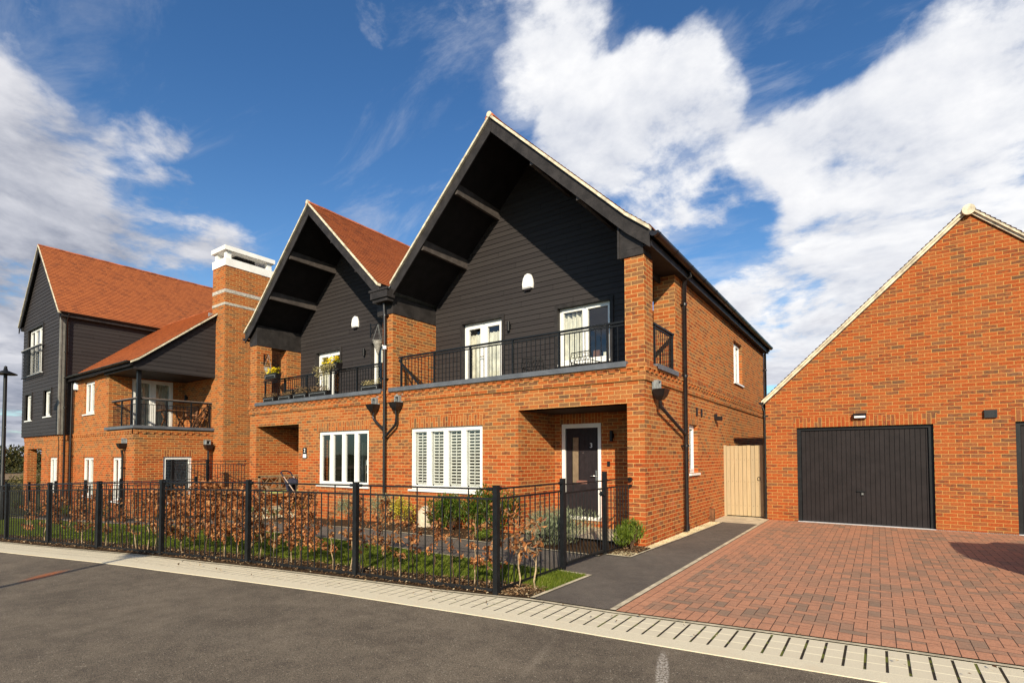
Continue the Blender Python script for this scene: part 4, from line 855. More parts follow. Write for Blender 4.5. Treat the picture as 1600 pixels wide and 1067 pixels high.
# roof of the lower house
prs=[(1.15,7.28),(-2.02,4.66),(-2.24,4.53)]
m=MB(); slope(m,prs,-21.75,-15.60,0,axis='X'); slope(m,[(1.15,7.28),(3.9,5.0)],-21.75,-15.98,0,axis='X'); ro=m.build('roof',TILE,H1)
B('roof_deck',SOF,ro,lambda k:(profile_slab(k,prs,-21.75,-15.66,-.16,-.03,'X'),profile_slab(k,[(1.15,7.28),(3.9,5.0)],-21.75,-15.98,-.16,-.03,'X')))
B('verge',CRM,ro,lambda k:profile_slab(k,[(.30,6.577)]+prs[1:],-15.66,-15.575,-.06,-.002,'X')); ridge(ro,(-21.7,1.15,7.27),(-15.99,1.15,7.27),.09)
B('gable_cladding',CLAD,H1,lambda k:boards(k,FX(-15.72),lambda z:(-2.13+max(0,(z-4.52))/.8265,.31),4.30,6.50,(),.14))
B('gable_core',SOF,H1,lambda k:k.prism(FX(-15.72),[(-2.10,4.30),(.31,4.30),(.31,6.42),(-2.10,4.44)],-.08,0.0))
B('balcony_soffit',BLK,H1,lambda k:(k.box(-18.1,-15.74,-2.12,.34,4.33,4.36),k.box(-18.2,-15.72,-2.14,-2.10,4.31,4.50),k.box(-21.75,-15.9,-2.16,-2.03,4.40,4.44)))
B('lead_flashing',GREYM,ro,lambda k:k.box(-16.0,-15.93,.18,.32,6.25,6.62))
gutter(H1,(-21.70,-2.30,4.53),(-15.62,-2.30,4.53),.055)
B('balcony_post',MET,H1,lambda k:k.box(-15.98,-15.88,-1.95,-1.85,2.5,4.33)); B('balcony_floor',COP,H1,lambda k:k.box(-18.1,-15.85,-1.99,.35,2.40,2.47))
B('balcony_coping',COP,H1,lambda k:(k.box(-18.16,-15.70,-2.12,-1.8,2.455,2.545),k.box(-15.99,-15.70,-1.8,.42,2.455,2.545)))
def rl(k):
    zt_=3.40
    k.tube([(-18.05,-1.93,zt_),(-15.93,-1.93,zt_),(-15.93,.33,zt_)],.024,8); k.box(-18.05,-15.93,-1.94,-1.92,zt_-.17,zt_-.15); k.box(-15.94,-15.92,-1.93,.33,zt_-.17,zt_-.15)
    for i in range(1,19): x=-18.05+i*.112; k.box(x-.006,x+.006,-1.936,-1.924,2.55,zt_-.16)
    for i in range(1,20): y=-1.93+i*.112; k.box(-15.936,-15.924,y-.006,y+.006,2.55,zt_-.16)
    for x in (-17.2,-16.4): k.box(x-.02,x+.02,-1.95,-1.91,2.53,zt_)
    for y in (-1.1,-.35,.25): k.box(-15.95,-15.91,y-.02,y+.02,2.53,zt_)
B('railing',MET,H1,rl); B('handrail',wear('grey_handrail',(.20,.16,.14),.5,.4,.2,6),H1,lambda k:(k.box(-18.06,-15.90,-1.96,-1.90,3.425,3.45),k.box(-15.96,-15.90,-1.90,.34,3.425,3.45)))
fr,pn=window(H1,ff,-20.58,-19.42,.16,1.55,[1,1],-.07); curtain(fr,ff,-20.5,-19.5,.2,1.5,-.25)
fr,pn=window(H1,ff,-17.72,-16.70,.10,1.55,[1,1],-.07); curtain(fr,ff,-17.65,-17.2,.2,1.5,-.25)
fr,pn=window(H1,ff,-20.54,-19.46,3.10,4.27,[1,1],-.07); curtain(fr,ff,-20.5,-20.1,3.15,4.2,-.25)
fr,pn=window(H1,fs,-1.22,-.36,.05,1.56,[1],-.05,sash=.03); slats(fr,fs,-1.14,-.46,.15,1.47,-.12,.050,.044,.70,'venetian_blind',.012)
fbk=FX(-18.10); fr,pn=window(H1,fbk,-1.36,-.05,2.55,4.30,[1,1],-.05,False,name='french_door',sash=.07); curtain(fr,fbk,-1.30,-.12,2.56,4.22,-.14,.03,.09)
bell(H1,ff,-21.35,4.20,.9); updown(H1,FY(.35),-17.9,3.75)
hopper(H1,ff,-16.50,1.87); pipe(H1,[(-16.50,-2.14,1.78),(-16.50,-2.11,1.6),(-16.50,-2.11,-.5)],.036,[(-16.5,-2.11,1.2)],(0,-1,0))
hopper(H1,fs,.12,1.85); pipe(H1,[(-15.70,.12,1.76),(-15.72,.12,-.5)],.036,[(-15.72,.12,1.2)],(1,0,0))
pipe(H1,[(-21.55,-2.12,4.48),(-21.6,-2.12,2.2),(-21.6,-2.12,-.6)],.036,[(-21.6,-2.12,1.6)],(0,-1,0))
# ================================================================ tower
TW=T('three_storey_house','black weatherboarded three storey house on a brick base with steep clay roof','house',(-24.3,1,-.6)); ft=FY(-2.35); fts=FX(-21.75)
m=MB()
panel(m,ft,-26.80,-21.75,-1.2,2.19,holes=[(-26.28,-24.26,-1.2,1.89),(-23.27,-22.22,.25,1.55)],sold=[(-23.34,-22.15,1.55,1.775)],edges='l',t=.3)
m.box(-26.80,-26.28,-2.05,.9,1.9,2.19)
m.box(-26.27,-21.78,.9,1.1,-1.2,2.19); m.box(-24.26,-24.0,-2.05,.9,-1.2,2.19); m.box(-26.8,-26.6,.9,4.2,-1.2,2.19); m.box(-26.6,-21.78,4.0,4.19,-1.2,2.19); panel(m,fts,-2.35,4.2,-1.2,2.19,edges='')
dentil(m,ft,-26.80,-21.75,2.19); m.fbox(fts,-2.37,4.2,-.1,.03,2.19,2.47)
m.build('wall',BR,TW)
apx=-24.42; az_=10.16; sl_=1.10; xlw,xrw=-26.88,-21.70; evz=7.18
fc=FY(-2.43)
th=[(-26.10,-23.98,4.97,6.86),(-26.30,-25.35,3.08,4.16),(-23.68,-22.72,3.14,4.16)]
def lrt(z):
    h=(az_-.12-z)/sl_; return (max(xlw,apx-h),min(xrw,apx+h))
B('cladding',CLAD,TW,lambda k:(boards(k,fc,lrt,2.40,az_-.13,th,.14),boards(k,FX(-21.70),lambda z:(-2.43,4.2),2.40,7.10,(),.14),boards(k,F((-26.88,0,0),(0,1,0),(-1,0,0)),lambda z:(-2.43,4.2),2.40,7.10,(),.14)))
def tc(k):
    panel(k,fc,xlw+.01,xrw-.01,2.40,6.95,th,t=.18,edges='b',d=-.004,back=False); k.box(-26.8,-21.75,4.1,4.2,2.4,7.2)
    k.prism(fc,[(xlw,6.9),(xrw,6.9),(xrw,6.97),(apx,az_-.18),(xlw,6.97)],-.1,-.03); k.box(-26.87,-21.71,-2.41,4.2,2.38,2.40)
B('cladding_core',SOF,TW,tc); B('corner_board',wear('grey_corner_board',(.19,.18,.16),.6,.3,.2,6),TW,lambda k:(k.box(-21.80,-21.66,-2.475,-2.43,2.40,7.1),k.box(-21.70,-21.675,-2.43,-2.33,2.4,7.1)))
m=MB(); pr=[(apx,az_),(-21.52,az_-sl_*2.90)]; pl_=[(apx,az_),(-27.12,az_-sl_*2.70)]
slope(m,pr,-2.58,4.15,0); slope(m,pl_,-2.58,4.15,0); ro=m.build('roof',TILE,TW)
B('roof_deck',SOF,ro,lambda k:(profile_slab(k,pr,-2.50,4.1,-.16,-.03),profile_slab(k,pl_,-2.50,4.1,-.16,-.03))); ridge(ro,(apx,-2.6,az_),(apx,4.15,az_),.10)
B('verge',CRM,ro,lambda k:[profile_slab(k,P_,-2.60,-2.48,-.06,-.002) for P_ in (pr,pl_)])
B('barge_board',BLK,TW,lambda k:[profile_slab(k,P_,-2.57,-2.54,-.30,-.062) for P_ in (pr,pl_)])
B('eaves_box',BLK,TW,lambda k:k.box(-21.74,-21.5,-2.5,4.1,6.80,6.96)); B('eaves_box',BLK,TW,lambda k:k.box(-27.1,-26.9,-2.5,4.1,7.0,7.15))
gutter(TW,(-21.45,-2.55,6.97),(-21.45,2.0,6.97),.055)
pipe(TW,[(-21.45,-2.30,6.93),(-21.60,-2.30,6.7),(-21.62,-2.30,-.6)],.036,[(-21.62,-2.30,z) for z in (5.5,3.4)],(1,0,0))
for i,hh in enumerate(th):
    fr,pn=window(TW,fc,*hh,[1,1,1] if i==0 else [1],-.06,name='window',sill=True); curtain(fr,fc,hh[0]+.1,hh[0]+(.9 if i==0 else .45),hh[2]+.05,hh[3]-.08,-.36); surround(TW,fc,*hh)
fr,pn=window(TW,ft,-23.27,-22.22,.25,1.55,[1,1],-.07); curtain(fr,ft,-23.2,-22.9,.3,1.5,-.25)
jb=B('juliet_balcony',MET,TW,lambda k:(k.fbox(fc,-26.55,-23.80,.10,.15,5.98,6.02),k.fbox(fc,-26.55,-23.80,.10,.14,4.86,4.89),[k.fbox(fc,-26.5+i*.108,-26.488+i*.108,.115,.127,4.88,5.99) for i in range(26)],[k.fbox(fc,x,x+.03,.0,.14,z,z+.03) for x in (-26.5,-23.85) for z in (4.87,5.97)]))
B('handrail',wear('pale_handrail',(.45,.42,.38),.4,.5,.15,6),jb,lambda k:k.fbox(fc,-26.57,-23.78,.085,.165,6.02,6.045))
# far house whose roof shows beyond the gate
FH=T('distant_house','distant red tiled roof glimpsed between the tall house and the garage','house',(-4,35,0))
m=MB(); panel(m,FY(31),-12,1.6,-.3,3.4,holes=[(-3,-1.8,1.6,2.8),(-7,-5.8,1.6,2.8)]); m.box(-12,1.6,31.4,39,-.3,3.4); m.build('wall',BR,FH)
for a in (-3,-7): window(FH,FY(31),a,a+1.2,1.6,2.8,[1,1])
m=MB(); slope(m,[(35,6.0),(30.7,3.4)],-12.3,1.9,0,axis='X'); slope(m,[(35,6.0),(39.3,3.4)],-12.3,1.9,0,axis='X'); ro=m.build('roof',TILE,FH); B('roof_deck',SOF,ro,lambda k:(profile_slab(k,[(35,6.0),(30.7,3.4)],-12.3,1.9,-.3,-.03,'X'),profile_slab(k,[(35,6.0),(39.3,3.4)],-12.3,1.9,-.3,-.03,'X'))); ridge(ro,(-12,35,6.0),(1.9,35,6.0))
# ================================================================ FENCES
def fpost(par,x,y,z,h=1.22,w=.06,rot=0,name='post',caps=True):
    def g(k):
        c,s_=math.cos(rot)*w/2,math.sin(rot)*w/2
        q=[(x-c+s_,y-s_-c),(x+c+s_,y+s_-c),(x+c-s_,y+s_+c),(x-c-s_,y-s_+c)]
        k.hexa([(a,b,z-.1) for a,b in q]+[(a,b,z+h) for a,b in q])
        cc,ss=c*1.06,s_*1.06; q2=[(x-cc+ss,y-ss-cc),(x+cc+ss,y+ss-cc),(x+cc-ss,y+ss+cc),(x-cc-ss,y-ss+cc)]
        k.hexa([(a,b,z+h) for a,b in q2]+[(a,b,z+h+.008) for a,b in q2])
    return B(name,MET,par,g)
def fpanel(par,p,q,n,per=6,off=3,top=1.185,mid=1.075,bot=.055,name='panel',arm=True,r=.0085):
    """p,q = (x,y,z) ground points at the post centres"""
    p=Vector(p);q=Vector(q);d=q-p;L=d.length;u=d/L; a=p+u*.045; b=q-u*.045; Z=Vector((0,0,1))
    def g(k):
        k.beam(a+Z*bot,b+Z*bot,.014,.04); k.beam(a+Z*mid,b+Z*mid,.012,.022); k.tube([a+Z*top,b+Z*top],.011,8)
        for i in range(1,n):
            c=p+d*(i/n); h=top if (i+off)%per==0 else mid
            k.tube([c+Z*bot,c+Z*h],r,6,cap=False)
        if arm:
            for e,s_ in ((a,1),(b,-1)):
                for zz in (top,bot): k.tube([e+Z*zz-u*s_*.0,e+Z*zz+u*s_*.05],.02,8)
    return B(name,MET,par,g)
FP=[(-.30,-3.80),(-2.30,-4.15),(-4.28,-4.50),(-6.26,-4.86),(-8.25,-5.11),(-10.23,-5.33),(-12.22,-5.57),(-14.2,-5.80),(-16.2,-6.05),(-18.2,-6.28)]
FE=T('front_railings','black steel garden railings with square posts along the cream kerb setts','fence',(-6.3,-4.9,0))
ang=math.atan2(.35,2.0)
for x,y in FP: fpost(FE,x,y,gz(x),rot=ang if x<-1 else 0)
for i,((x0,y0),(x1,y1)) in enumerate(zip(FP[:-1],FP[1:])): fpanel(FE,(x0,y0,gz(x0)),(x1,y1,gz(x1)),17)
SF=T('side_railings','short run of black railings either side of the pedestrian gate','fence',(-.3,-2,0))
fpost(SF,-.30,-2.30,0,1.24); fpost(SF,-.30,-.98,0,1.30)
fpanel(SF,(-.30,-3.80,0),(-.30,-2.30,0),13,4,1); fpanel(SF,(-.30,-.98,0),(-.27,.02,0),9,9,0,top=1.17,mid=1.05)
B('wall_bracket',MET,SF,lambda k:(k.tube([(-.27,-.02,1.17),(-.27,-.02,1.12)],.03,8),k.tube([(-.27,0.02,1.15),(-.27,-.05,1.15)],.035,8),k.tube([(-.27,0.02,1.04),(-.27,-.05,1.04)],.025,8)))
GT=T('pedestrian_gate','black barred garden gate between two square posts by the front door','gate',(-.3,-2.26,0))
def gg(k):
    for y in (-2.235,-1.035): k.box(-.315,-.285,y-.012,y+.012,.06,1.06)
    k.beam((-.3,-2.24,.085),(-.3,-1.03,.085),.03,.035); k.beam((-.3,-2.24,1.045),(-.3,-1.03,1.045),.014,.024)
    n=11; P_=[Vector((-.3,-2.24+1.21*i/n,1.165)) for i in range(n+1)]
    k.tube(P_,.010,8)
    for i in range(1,n):
        y=-2.24+1.21*i/n; k.tube([(-.3,y,.09),(-.3,y,1.04)],.008,6,cap=False)
    for y in (-2.0,-1.28): k.tube([(-.3,y,1.04),(-.3,y,1.165)],.008,6,cap=False)
B('frame',MET,GT,gg); B('latch',MET,GT,lambda k:(k.box(-.33,-.27,-1.07,-1.02,.93,1.0),k.tube([(-.34,-1.09,.965),(-.26,-1.09,.965)],.012,8)))
HF=T('upper_railings','tall black railings bridging the gap between chimney house and middle house','fence',(-14.2,-.5,-.3))
def gq(x): return .21
A_=(-12.80,-.05);M_=(-14.55,-.42);Z_=(-15.72,-.98)
for x,y in (M_,Z_): fpost(HF,x,y,-.4,1.86,.07,rot=.2)
fpanel(HF,(A_[0],A_[1],.22),(M_[0],M_[1],.22),15,5,2,top=1.20,mid=1.09); fpanel(HF,(M_[0],M_[1],.22),(Z_[0],Z_[1],.22),11,5,2,top=1.20,mid=1.09)
B('retaining_wall',BR,HF,lambda k:k.hexa([(-12.8,-.12,-.6),(-12.8,.05,-.6),(-15.8,-.9,-.6),(-15.8,-1.06,-.6),(-12.8,-.12,.18),(-12.8,.05,.18),(-15.8,-.9,.18),(-15.8,-1.06,.18)]))
LF=T('inner_railings','low black railings round the planting bed of the chimney house','fence',(-18,-2.9,-.5))
LP=[(-13.2,-1.35),(-15.0,-2.62),(-17.2,-2.85),(-19.4,-3.05),(-21.6,-3.25),(-23.8,-3.45),(-26.0,-3.65)]
for x,y in LP: fpost(LF,x,y,gz(x),1.26,rot=.1)
for (x0,y0),(x1,y1) in zip(LP[:-1],LP[1:]): fpanel(LF,(x0,y0,gz(x0)),(x1,y1,gz(x1)),18,5,2)
# street lamps
def lamp(x,y,z,h,label):
    L_=T('street_lamp',label,'street lamp',(x,y,z),world=False)
    B('column',MET,L_,lambda k:(k.lathe((0,0,0),[(.085,0),(.085,1.0),(.06,1.05),(.05,h)],14)))
    B('lantern_hood',MET,L_,lambda k:k.lathe((0,0,h-.05),[(.02,.22),(.05,.20),(.06,.13),(.30,.02),(.31,-.01),(.27,-.01),(.06,.03)],20)); B('lantern_head',MET,L_,lambda k:k.lathe((0,0,h),[(.035,.15),(.05,.20),(.01,.24)],10)); return L_
lamp(-21.04,-4.05,gz(-21),5.0,'thin black street lamp with a flat hood at the far left edge')
lamp(-1.05,-14.2,0,5.1,'street lamp over the road whose thin shadow crosses the kerb at the left')
# ================================================================ PLANTS
def rv(r=R): 
    while True:
        v=Vector((r.uniform(-1,1),r.uniform(-1,1),r.uniform(-1,1)))
        if .05<v.length<1: return v.normalized()
def sapling_mesh(seed,h,nl,zlo,spread,leafs=(.05,.085),lean=.05,branches=9,stemr=.0095):
    r=random.Random(seed); st=MB(); lf=MB(); tips=[]
    P_=[Vector((0,0,-.03))]; n=7; la=r.uniform(0,6.28)
    for i in range(1,n+1): P_.append(Vector((math.cos(la)*lean*i/n+r.uniform(-.018,.018),math.sin(la)*lean*i/n+r.uniform(-.018,.018),h*i/n)))
    st.tube(P_,[stemr*(1.15-.95*i/n) for i in range(n+1)],6)
    for b in range(branches):
        z=r.uniform(zlo*h*.85,h*.97); k=z/h*n; i=int(min(k,n-1)); p=P_[i].lerp(P_[i+1],k-i); a=r.uniform(0,6.28); L_=r.uniform(.12,1.)*spread*(1.15-.45*z/h)
        q=p+Vector((math.cos(a)*L_,math.sin(a)*L_,L_*r.uniform(.25,1.0))); m_=(p+q)/2+rv(r)*.02
        st.tube([p,m_,q],[stemr*.42,stemr*.3,.0014],4,cap=False); tips.append((p,m_,q))
        for _ in range(2):
            e=m_.lerp(q,r.random())+Vector((r.uniform(-.07,.07),r.uniform(-.07,.07),r.uniform(0,.08))); st.tube([m_,e],[.002,.001],3,cap=False); tips.append((m_,m_.lerp(e,.5),e))
    for _ in range(nl):
        p,m_,q=r.choice(tips); t=r.random()**.6; c=(p.lerp(m_,t*2) if t<.5 else m_.lerp(q,t*2-1))+rv(r)*.012
        d=rv(r)*.9+Vector((0,0,-.45)); lf.leaf(c,d,rv(r),r.uniform(*leafs),r.uniform(.026,.044),r.uniform(.1,.5))
    return st,lf
SAPV={}
def sapling(kind,variant,dark=False):
    key=(kind,variant)
    if key in SAPV: return copytree(SAPV[key])
    prm={'full':dict(h=1.12,nl=900,zlo=.22,spread=.33,branches=38,leafs=(.036,.068)),'half':dict(h=1.02,nl=390,zlo=.25,spread=.26,branches=24,leafs=(.036,.070)),'thin':dict(h=.95,nl=100,zlo=.3,spread=.19,branches=8),'bare':dict(h=.85,nl=34,zlo=.35,spread=.2,branches=8)}[kind]
    st,lf=sapling_mesh(hash((variant*7+len(kind)*131))%9999,**prm)
    o=bpy.data.objects.new('beech_sapling',None); COL.objects.link(o); o.empty_display_size=.2
    st.build('stem',TWIG if variant%2 else TWIGD,o); lf.build('leaves',LB,o); reg(o); SAPV[key]=o; return o
ORD=['first','second','third','fourth','fifth','sixth','seventh','eighth','ninth']
BAYN=ORD
DESC={'full':'bushy rusty beech sapling','half':'half leafed beech sapling','thin':'thin sparse beech sapling','bare':'nearly bare beech sapling'}
PLAN=[ # per bay, right to left: (fraction along bay, kind)
 [(.08,'half'),(.22,'thin'),(.36,'bare'),(.50,'thin'),(.64,'thin'),(.76,'thin'),(.88,'half')],
 [(.05,'bare'),(.18,'half'),(.33,'thin'),(.48,'half'),(.62,'full'),(.74,'full'),(.88,'thin')],
 [(.05,'half'),(.16,'full'),(.29,'full'),(.42,'full'),(.55,'full'),(.68,'full'),(.80,'full'),(.92,'full')],
 [(.06,'full'),(.18,'full'),(.31,'half'),(.45,'thin'),(.60,'bare'),(.75,'thin'),(.90,'bare')],
 [(.08,'thin'),(.24,'half'),(.40,'bare'),(.56,'half'),(.72,'thin'),(.88,'thin')],
 [(.10,'thin'),(.28,'half'),(.46,'bare'),(.64,'thin'),(.82,'thin')]]
for bi,bay in enumerate(PLAN):
    (x0,y0),(x1,y1)=FP[bi],FP[bi+1]
    for k,(t,kind) in enumerate(bay):
        x=x0+(x1-x0)*t; y=y0+(y1-y0)*t+.20+R.uniform(-.05,.07)+(.05 if kind=='full' else 0)
        o=sapling(kind,R.randrange(4)); o.location=(x,y,gz(x)+.02); o.rotation_euler=(R.uniform(-.05,.05),R.uniform(-.05,.05),R.uniform(0,6.28)); s_=R.uniform(.88,1.08); o.scale=(s_,s_,s_)
        o['label']='%s, %s from the right in the %s railing bay from the corner'%(DESC[kind],ORD[k],BAYN[bi]); o['category']='sapling'; o['group']='beech saplings planted behind the railings'
for x,y,h,nl,lb,ro_ in ((-.20,-3.50,.86,95,'rusty leaved beech sapling just right of the corner post',1.2),(.0,-3.46,.80,42,'twiggy forked beech sapling at the tip of the verge beside the path',3.9)):
    st,lf=sapling_mesh(int(h*1000),h,nl,.42,.27,(.06,.10),.05,13,.0115)
    o=T('beech_sapling',lb,'sapling',(x,y,.02),'beech saplings outside the railings',world=False,rz=ro_); st.build('stem',TWIG,o); lf.build('leaves',LB,o)
def shrub(name,label,cat,x,y,rx,ry,h,n,lm,ll,lw,seed,z=None,upw=.5,stems=14,fold=.25,group=None,flop=0,pet=None,shell=.55):
    r=random.Random(seed); o=T(name,label,cat,(x,y,(gz(x) if z is None else z)+.02),group,world=False); m=MB(); st=MB()
    lumps=[(r.uniform(-.5,.5)*rx,r.uniform(-.5,.5)*ry,r.uniform(.35,.75)*h,r.uniform(.45,.7)) for _ in range(7)]
    for i in range(n):
        lx,ly,lz,lr=r.choice(lumps); d=rv(r); k=lr*(r.random()**shell)
        p=Vector((lx+d.x*rx*k,ly+d.y*ry*k,lz+d.z*h*.55*k))
        if p.z<.02: p.z=r.uniform(.02,.2*h)
        if p.z>h*1.05: p.z=h*r.uniform(.9,1.04)
        g=(rv(r)+Vector((d.x*.5,d.y*.5,upw*1.6-flop))); m.leaf(p,g,rv(r),r.uniform(*ll),r.uniform(*lw),fold)
    for i in range(stems):
        a=r.uniform(0,6.28); q=Vector((math.cos(a)*rx*.6*r.random(),math.sin(a)*ry*.6*r.random(),h*r.uniform(.5,.85))); st.tube([(0,0,0),q*.5+Vector((0,0,.05)),q],[.006,.004,.002],4,cap=False)
    m.build('foliage',lm,o); st.build('stems',TWIGD,o)
    if pet:
        f=MB()
        for i in range(pet[0]):
            a=r.uniform(0,6.28); k=math.sqrt(r.random()); c=Vector((math.cos(a)*rx*k,math.sin(a)*ry*k,h*r.uniform(.82,1.1)))
            nn=(Vector((0,-.5,1))+rv(r)*.6).normalized(); t1=nn.cross(Vector((1,0,0))).normalized(); t2=nn.cross(t1)
            for j in range(5): w_=t1*math.cos(j*1.257)+t2*math.sin(j*1.257); f.leaf(c,w_,nn,pet[1],pet[1]*.9,.05)
        f.build('flowers',PETY,o)
    return o
shrub('laurel_shrub','dark green laurel shrub under the right half of the shuttered window','shrub',-2.95,-.55,.62,.42,.95,1900,LG,(.07,.12),(.022,.035),11,upw=.7)
shrub('laurel_shrub','dark green laurel shrub left of its twin under the shuttered window','shrub',-3.95,-.50,.58,.42,.82,1700,LG,(.07,.12),(.022,.035),12,upw=.7)
shrub('low_green_plant','small lime green mound on the path edge below the laurels','plant',-2.62,-1.02,.26,.15,.22,700,LL,(.03,.06),(.010,.018),13,upw=.4)
shrub('yellow_shrub','bright yellow variegated shrub left of the laurels under the shuttered window','shrub',-5.25,-.55,.42,.30,.70,900,LY,(.035,.06),(.022,.034),14,upw=.3)
shrub('grey_shrub','grey green shrub beside the shared downpipe','shrub',-6.2,-.45,.42,.35,.78,1500,LS,(.03,.06),(.010,.018),15,upw=.9)
shrub('grey_shrub','grey green shrub below the middle house window, left of its twin','shrub',-7.2,-.50,.50,.38,.72,1500,LS,(.03,.06),(.010,.018),16,upw=.9)
shrub('yellow_shrub','small yellow green shrub left of the middle house window','shrub',-9.2,-.55,.35,.28,.48,500,LY,(.035,.055),(.02,.03),17,upw=.3)
shrub('lavender_mound','broad silver green lavender mound in front of the charcoal front door','lavender',-1.10,-.86,.78,.40,.62,7000,LS,(.04,.085),(.006,.012),18,upw=1.2,shell=.4)
shrub('glossy_shrub','bright glossy green shrub against the corner of the tall house','shrub',-.09,-.44,.27,.36,.50,1500,LL,(.05,.095),(.012,.022),19,upw=1.0)
for i,(x,y,h) in enumerate(((-16.9,-2.45,.35),(-18.3,-2.5,.5),(-20.0,-2.6,.4),(-22.0,-2.8,.45),(-14.2,-1.7,.4),(-24.6,-3.0,.55),(-11.4,-.55,.35),(-10.3,-.6,.3))):
    shrub('bedding_shrub','small dark shrub, %s from the right in the bed below the chimney house'%ORD[i] if i<6 and x<-14 else ('small green shrub before the bench' if i==6 else 'small green shrub below the number two plate'),'shrub',x,y,.3,.25,h,450,LG if i%2 else LL,(.04,.07),(.012,.02),30+i,upw=.6)
st_=T('boulder','pale cream boulder standing behind the yellow shrub','rock',(-5.0,-.18,0),world=False)
def bo(k):
    r=random.Random(3); pr=[(.02,.46),(.08,.44),(.15,.34),(.20,.18),(.21,.0)]
    k.lathe((0,0,0),pr,11); k.v=[(x*(1+.2*math.sin(z*9+x*20)),y*.7+.03*math.sin(z*17),z) for x,y,z in k.v]
B('stone',STONE,st_,bo)
tw=T('dry_stalks','bundle of pale dry stalks beside the cream boulder','plant',(-4.72,-.25,0),world=False)
B('stalks',DRY,tw,lambda k:[k.tube([(0,0,0),(R.uniform(-.12,.12),R.uniform(-.1,.1),.3),(R.uniform(-.25,.25),R.uniform(-.1,.1),R.uniform(.5,.68))],[.005,.003,.001],4) for _ in range(26)])
# low stone trough and bench by the middle house
tr=T('stone_trough','low cream stone trough on the ground before the bench','trough',(-11.3,-.35,-.18),world=False)
B('trough',SLAB,tr,lambda k:(k.box(-.55,.55,-.18,-.13,0,.24),k.box(-.55,.55,.13,.18,0,.24),k.box(-.55,-.50,-.13,.13,0,.24),k.box(.50,.55,-.13,.13,0,.24),k.box(-.50,.50,-.13,.13,.0,.17))); B('soil',SOIL,tr,lambda k:k.box(-.49,.49,-.125,.125,.17,.19))
bz=-.0
bn=T('garden_bench','weathered lattice backed timber bench in the porch of the middle house','bench',(-12.02,.72,bz),world=False)
B('seat',OLDW,bn,lambda k:[k.box(-.18+.1*i,-.10+.1*i,-.70,.70,.42,.445) for i in range(5)])
def bk(k):
    k.box(-.27,-.23,-.70,.70,.90,.97); k.box(-.27,-.23,-.70,.70,.52,.57); k.box(-.27,-.23,-.70,-.64,.42,.95); k.box(-.27,-.23,.64,.70,.42,.95); k.box(-.27,-.23,-.03,.03,.57,.90)
    for y0 in (-.64,-.34,.03,.34):
        for a,b in ((0,1),(1,0)): k.beam((-.25,y0+.02,.58+.31*a),(-.25,y0+.28,.58+.31*b),.018,.022,(1,0,0))
B('backrest',OLDW,bn,bk)
for x in (-.24,.24):
    for y in (-.67,.67): B('leg',OLDW,bn,lambda k:k.box(x-.028,x+.028,y-.028,y+.028,0,.42 if x<0 else .64))
for y in (-.67,.67): B('armrest',OLDW,bn,lambda k:k.box(-.26,.30,y-.035,y+.035,.64,.67))
B('cushion',wear('lime_bench_cushion',(.62,.66,.22),.9,.1,.2,6),bn,lambda k:k.box(-.15,.30,-.62,.62,.447,.49))
pu=T('pushchair','folded pushchair with tan frame and dark hood by the porch bench','pushchair',(-11.0,.50,bz),world=False,rz=-1.25)
TAN=wear('tan_metal_tube',(.50,.36,.28),.4,.5,.15,8); DKC=wear('dark_blue_fabric',(.035,.035,.06),.85,.2,.3,8)
def pf(k):
    for x in (-.2,.2): k.tube([(x,-.35,1.02),(x,.0,.62),(x,.38,.14)],.013,8); k.tube([(x,.30,.62),(x,-.28,.12)],.012,8)
    k.tube([(-.2,.38,.14),(.2,.38,.14)],.012,8)
B('frame',TAN,pu,pf); B('handle',DKC,pu,lambda k:k.tube([(-.2,-.30,.96),(-.2,-.40,1.08),(-.08,-.44,1.12),(.08,-.44,1.12),(.2,-.40,1.08),(.2,-.30,.96)],.02,8))
B('seat',DKC,pu,lambda k:(k.hexa([(-.17,-.12,.38),(.17,-.12,.38),(.17,.22,.36),(-.17,.22,.36),(-.17,-.10,.44),(.17,-.10,.44),(.17,.22,.42),(-.17,.22,.42)]),k.hexa([(-.17,-.16,.40),(.17,-.16,.40),(.17,-.10,.40),(-.17,-.10,.40),(-.17,-.30,.86),(.17,-.30,.86),(.17,-.24,.86),(-.17,-.24,.86)])))
def hood(k):
    A_=[]
    for i in range(6):
        t=math.radians(20+28*i); A_.append([Vector((math.cos(s_*math.pi/8)*.19,-.14+math.cos(t)*.26*math.sin(s_*math.pi/8)*1.,.68+abs(math.sin(t))*.24*math.sin(s_*math.pi/8))) for s_ in range(9)])
    for a,b in zip(A_[:-1],A_[1:]):
        for i in range(8): k.face([a[i],a[i+1],b[i+1],b[i]],smooth=True)
B('hood',DKC,pu,hood)
for x in (-.24,.24):
    for y,r_ in ((.36,.11),(-.27,.11)): B('wheel',PLA,pu,lambda k:(k.tube([(x-.015,y,.115),(x+.015,y,.115)],r_,16),))
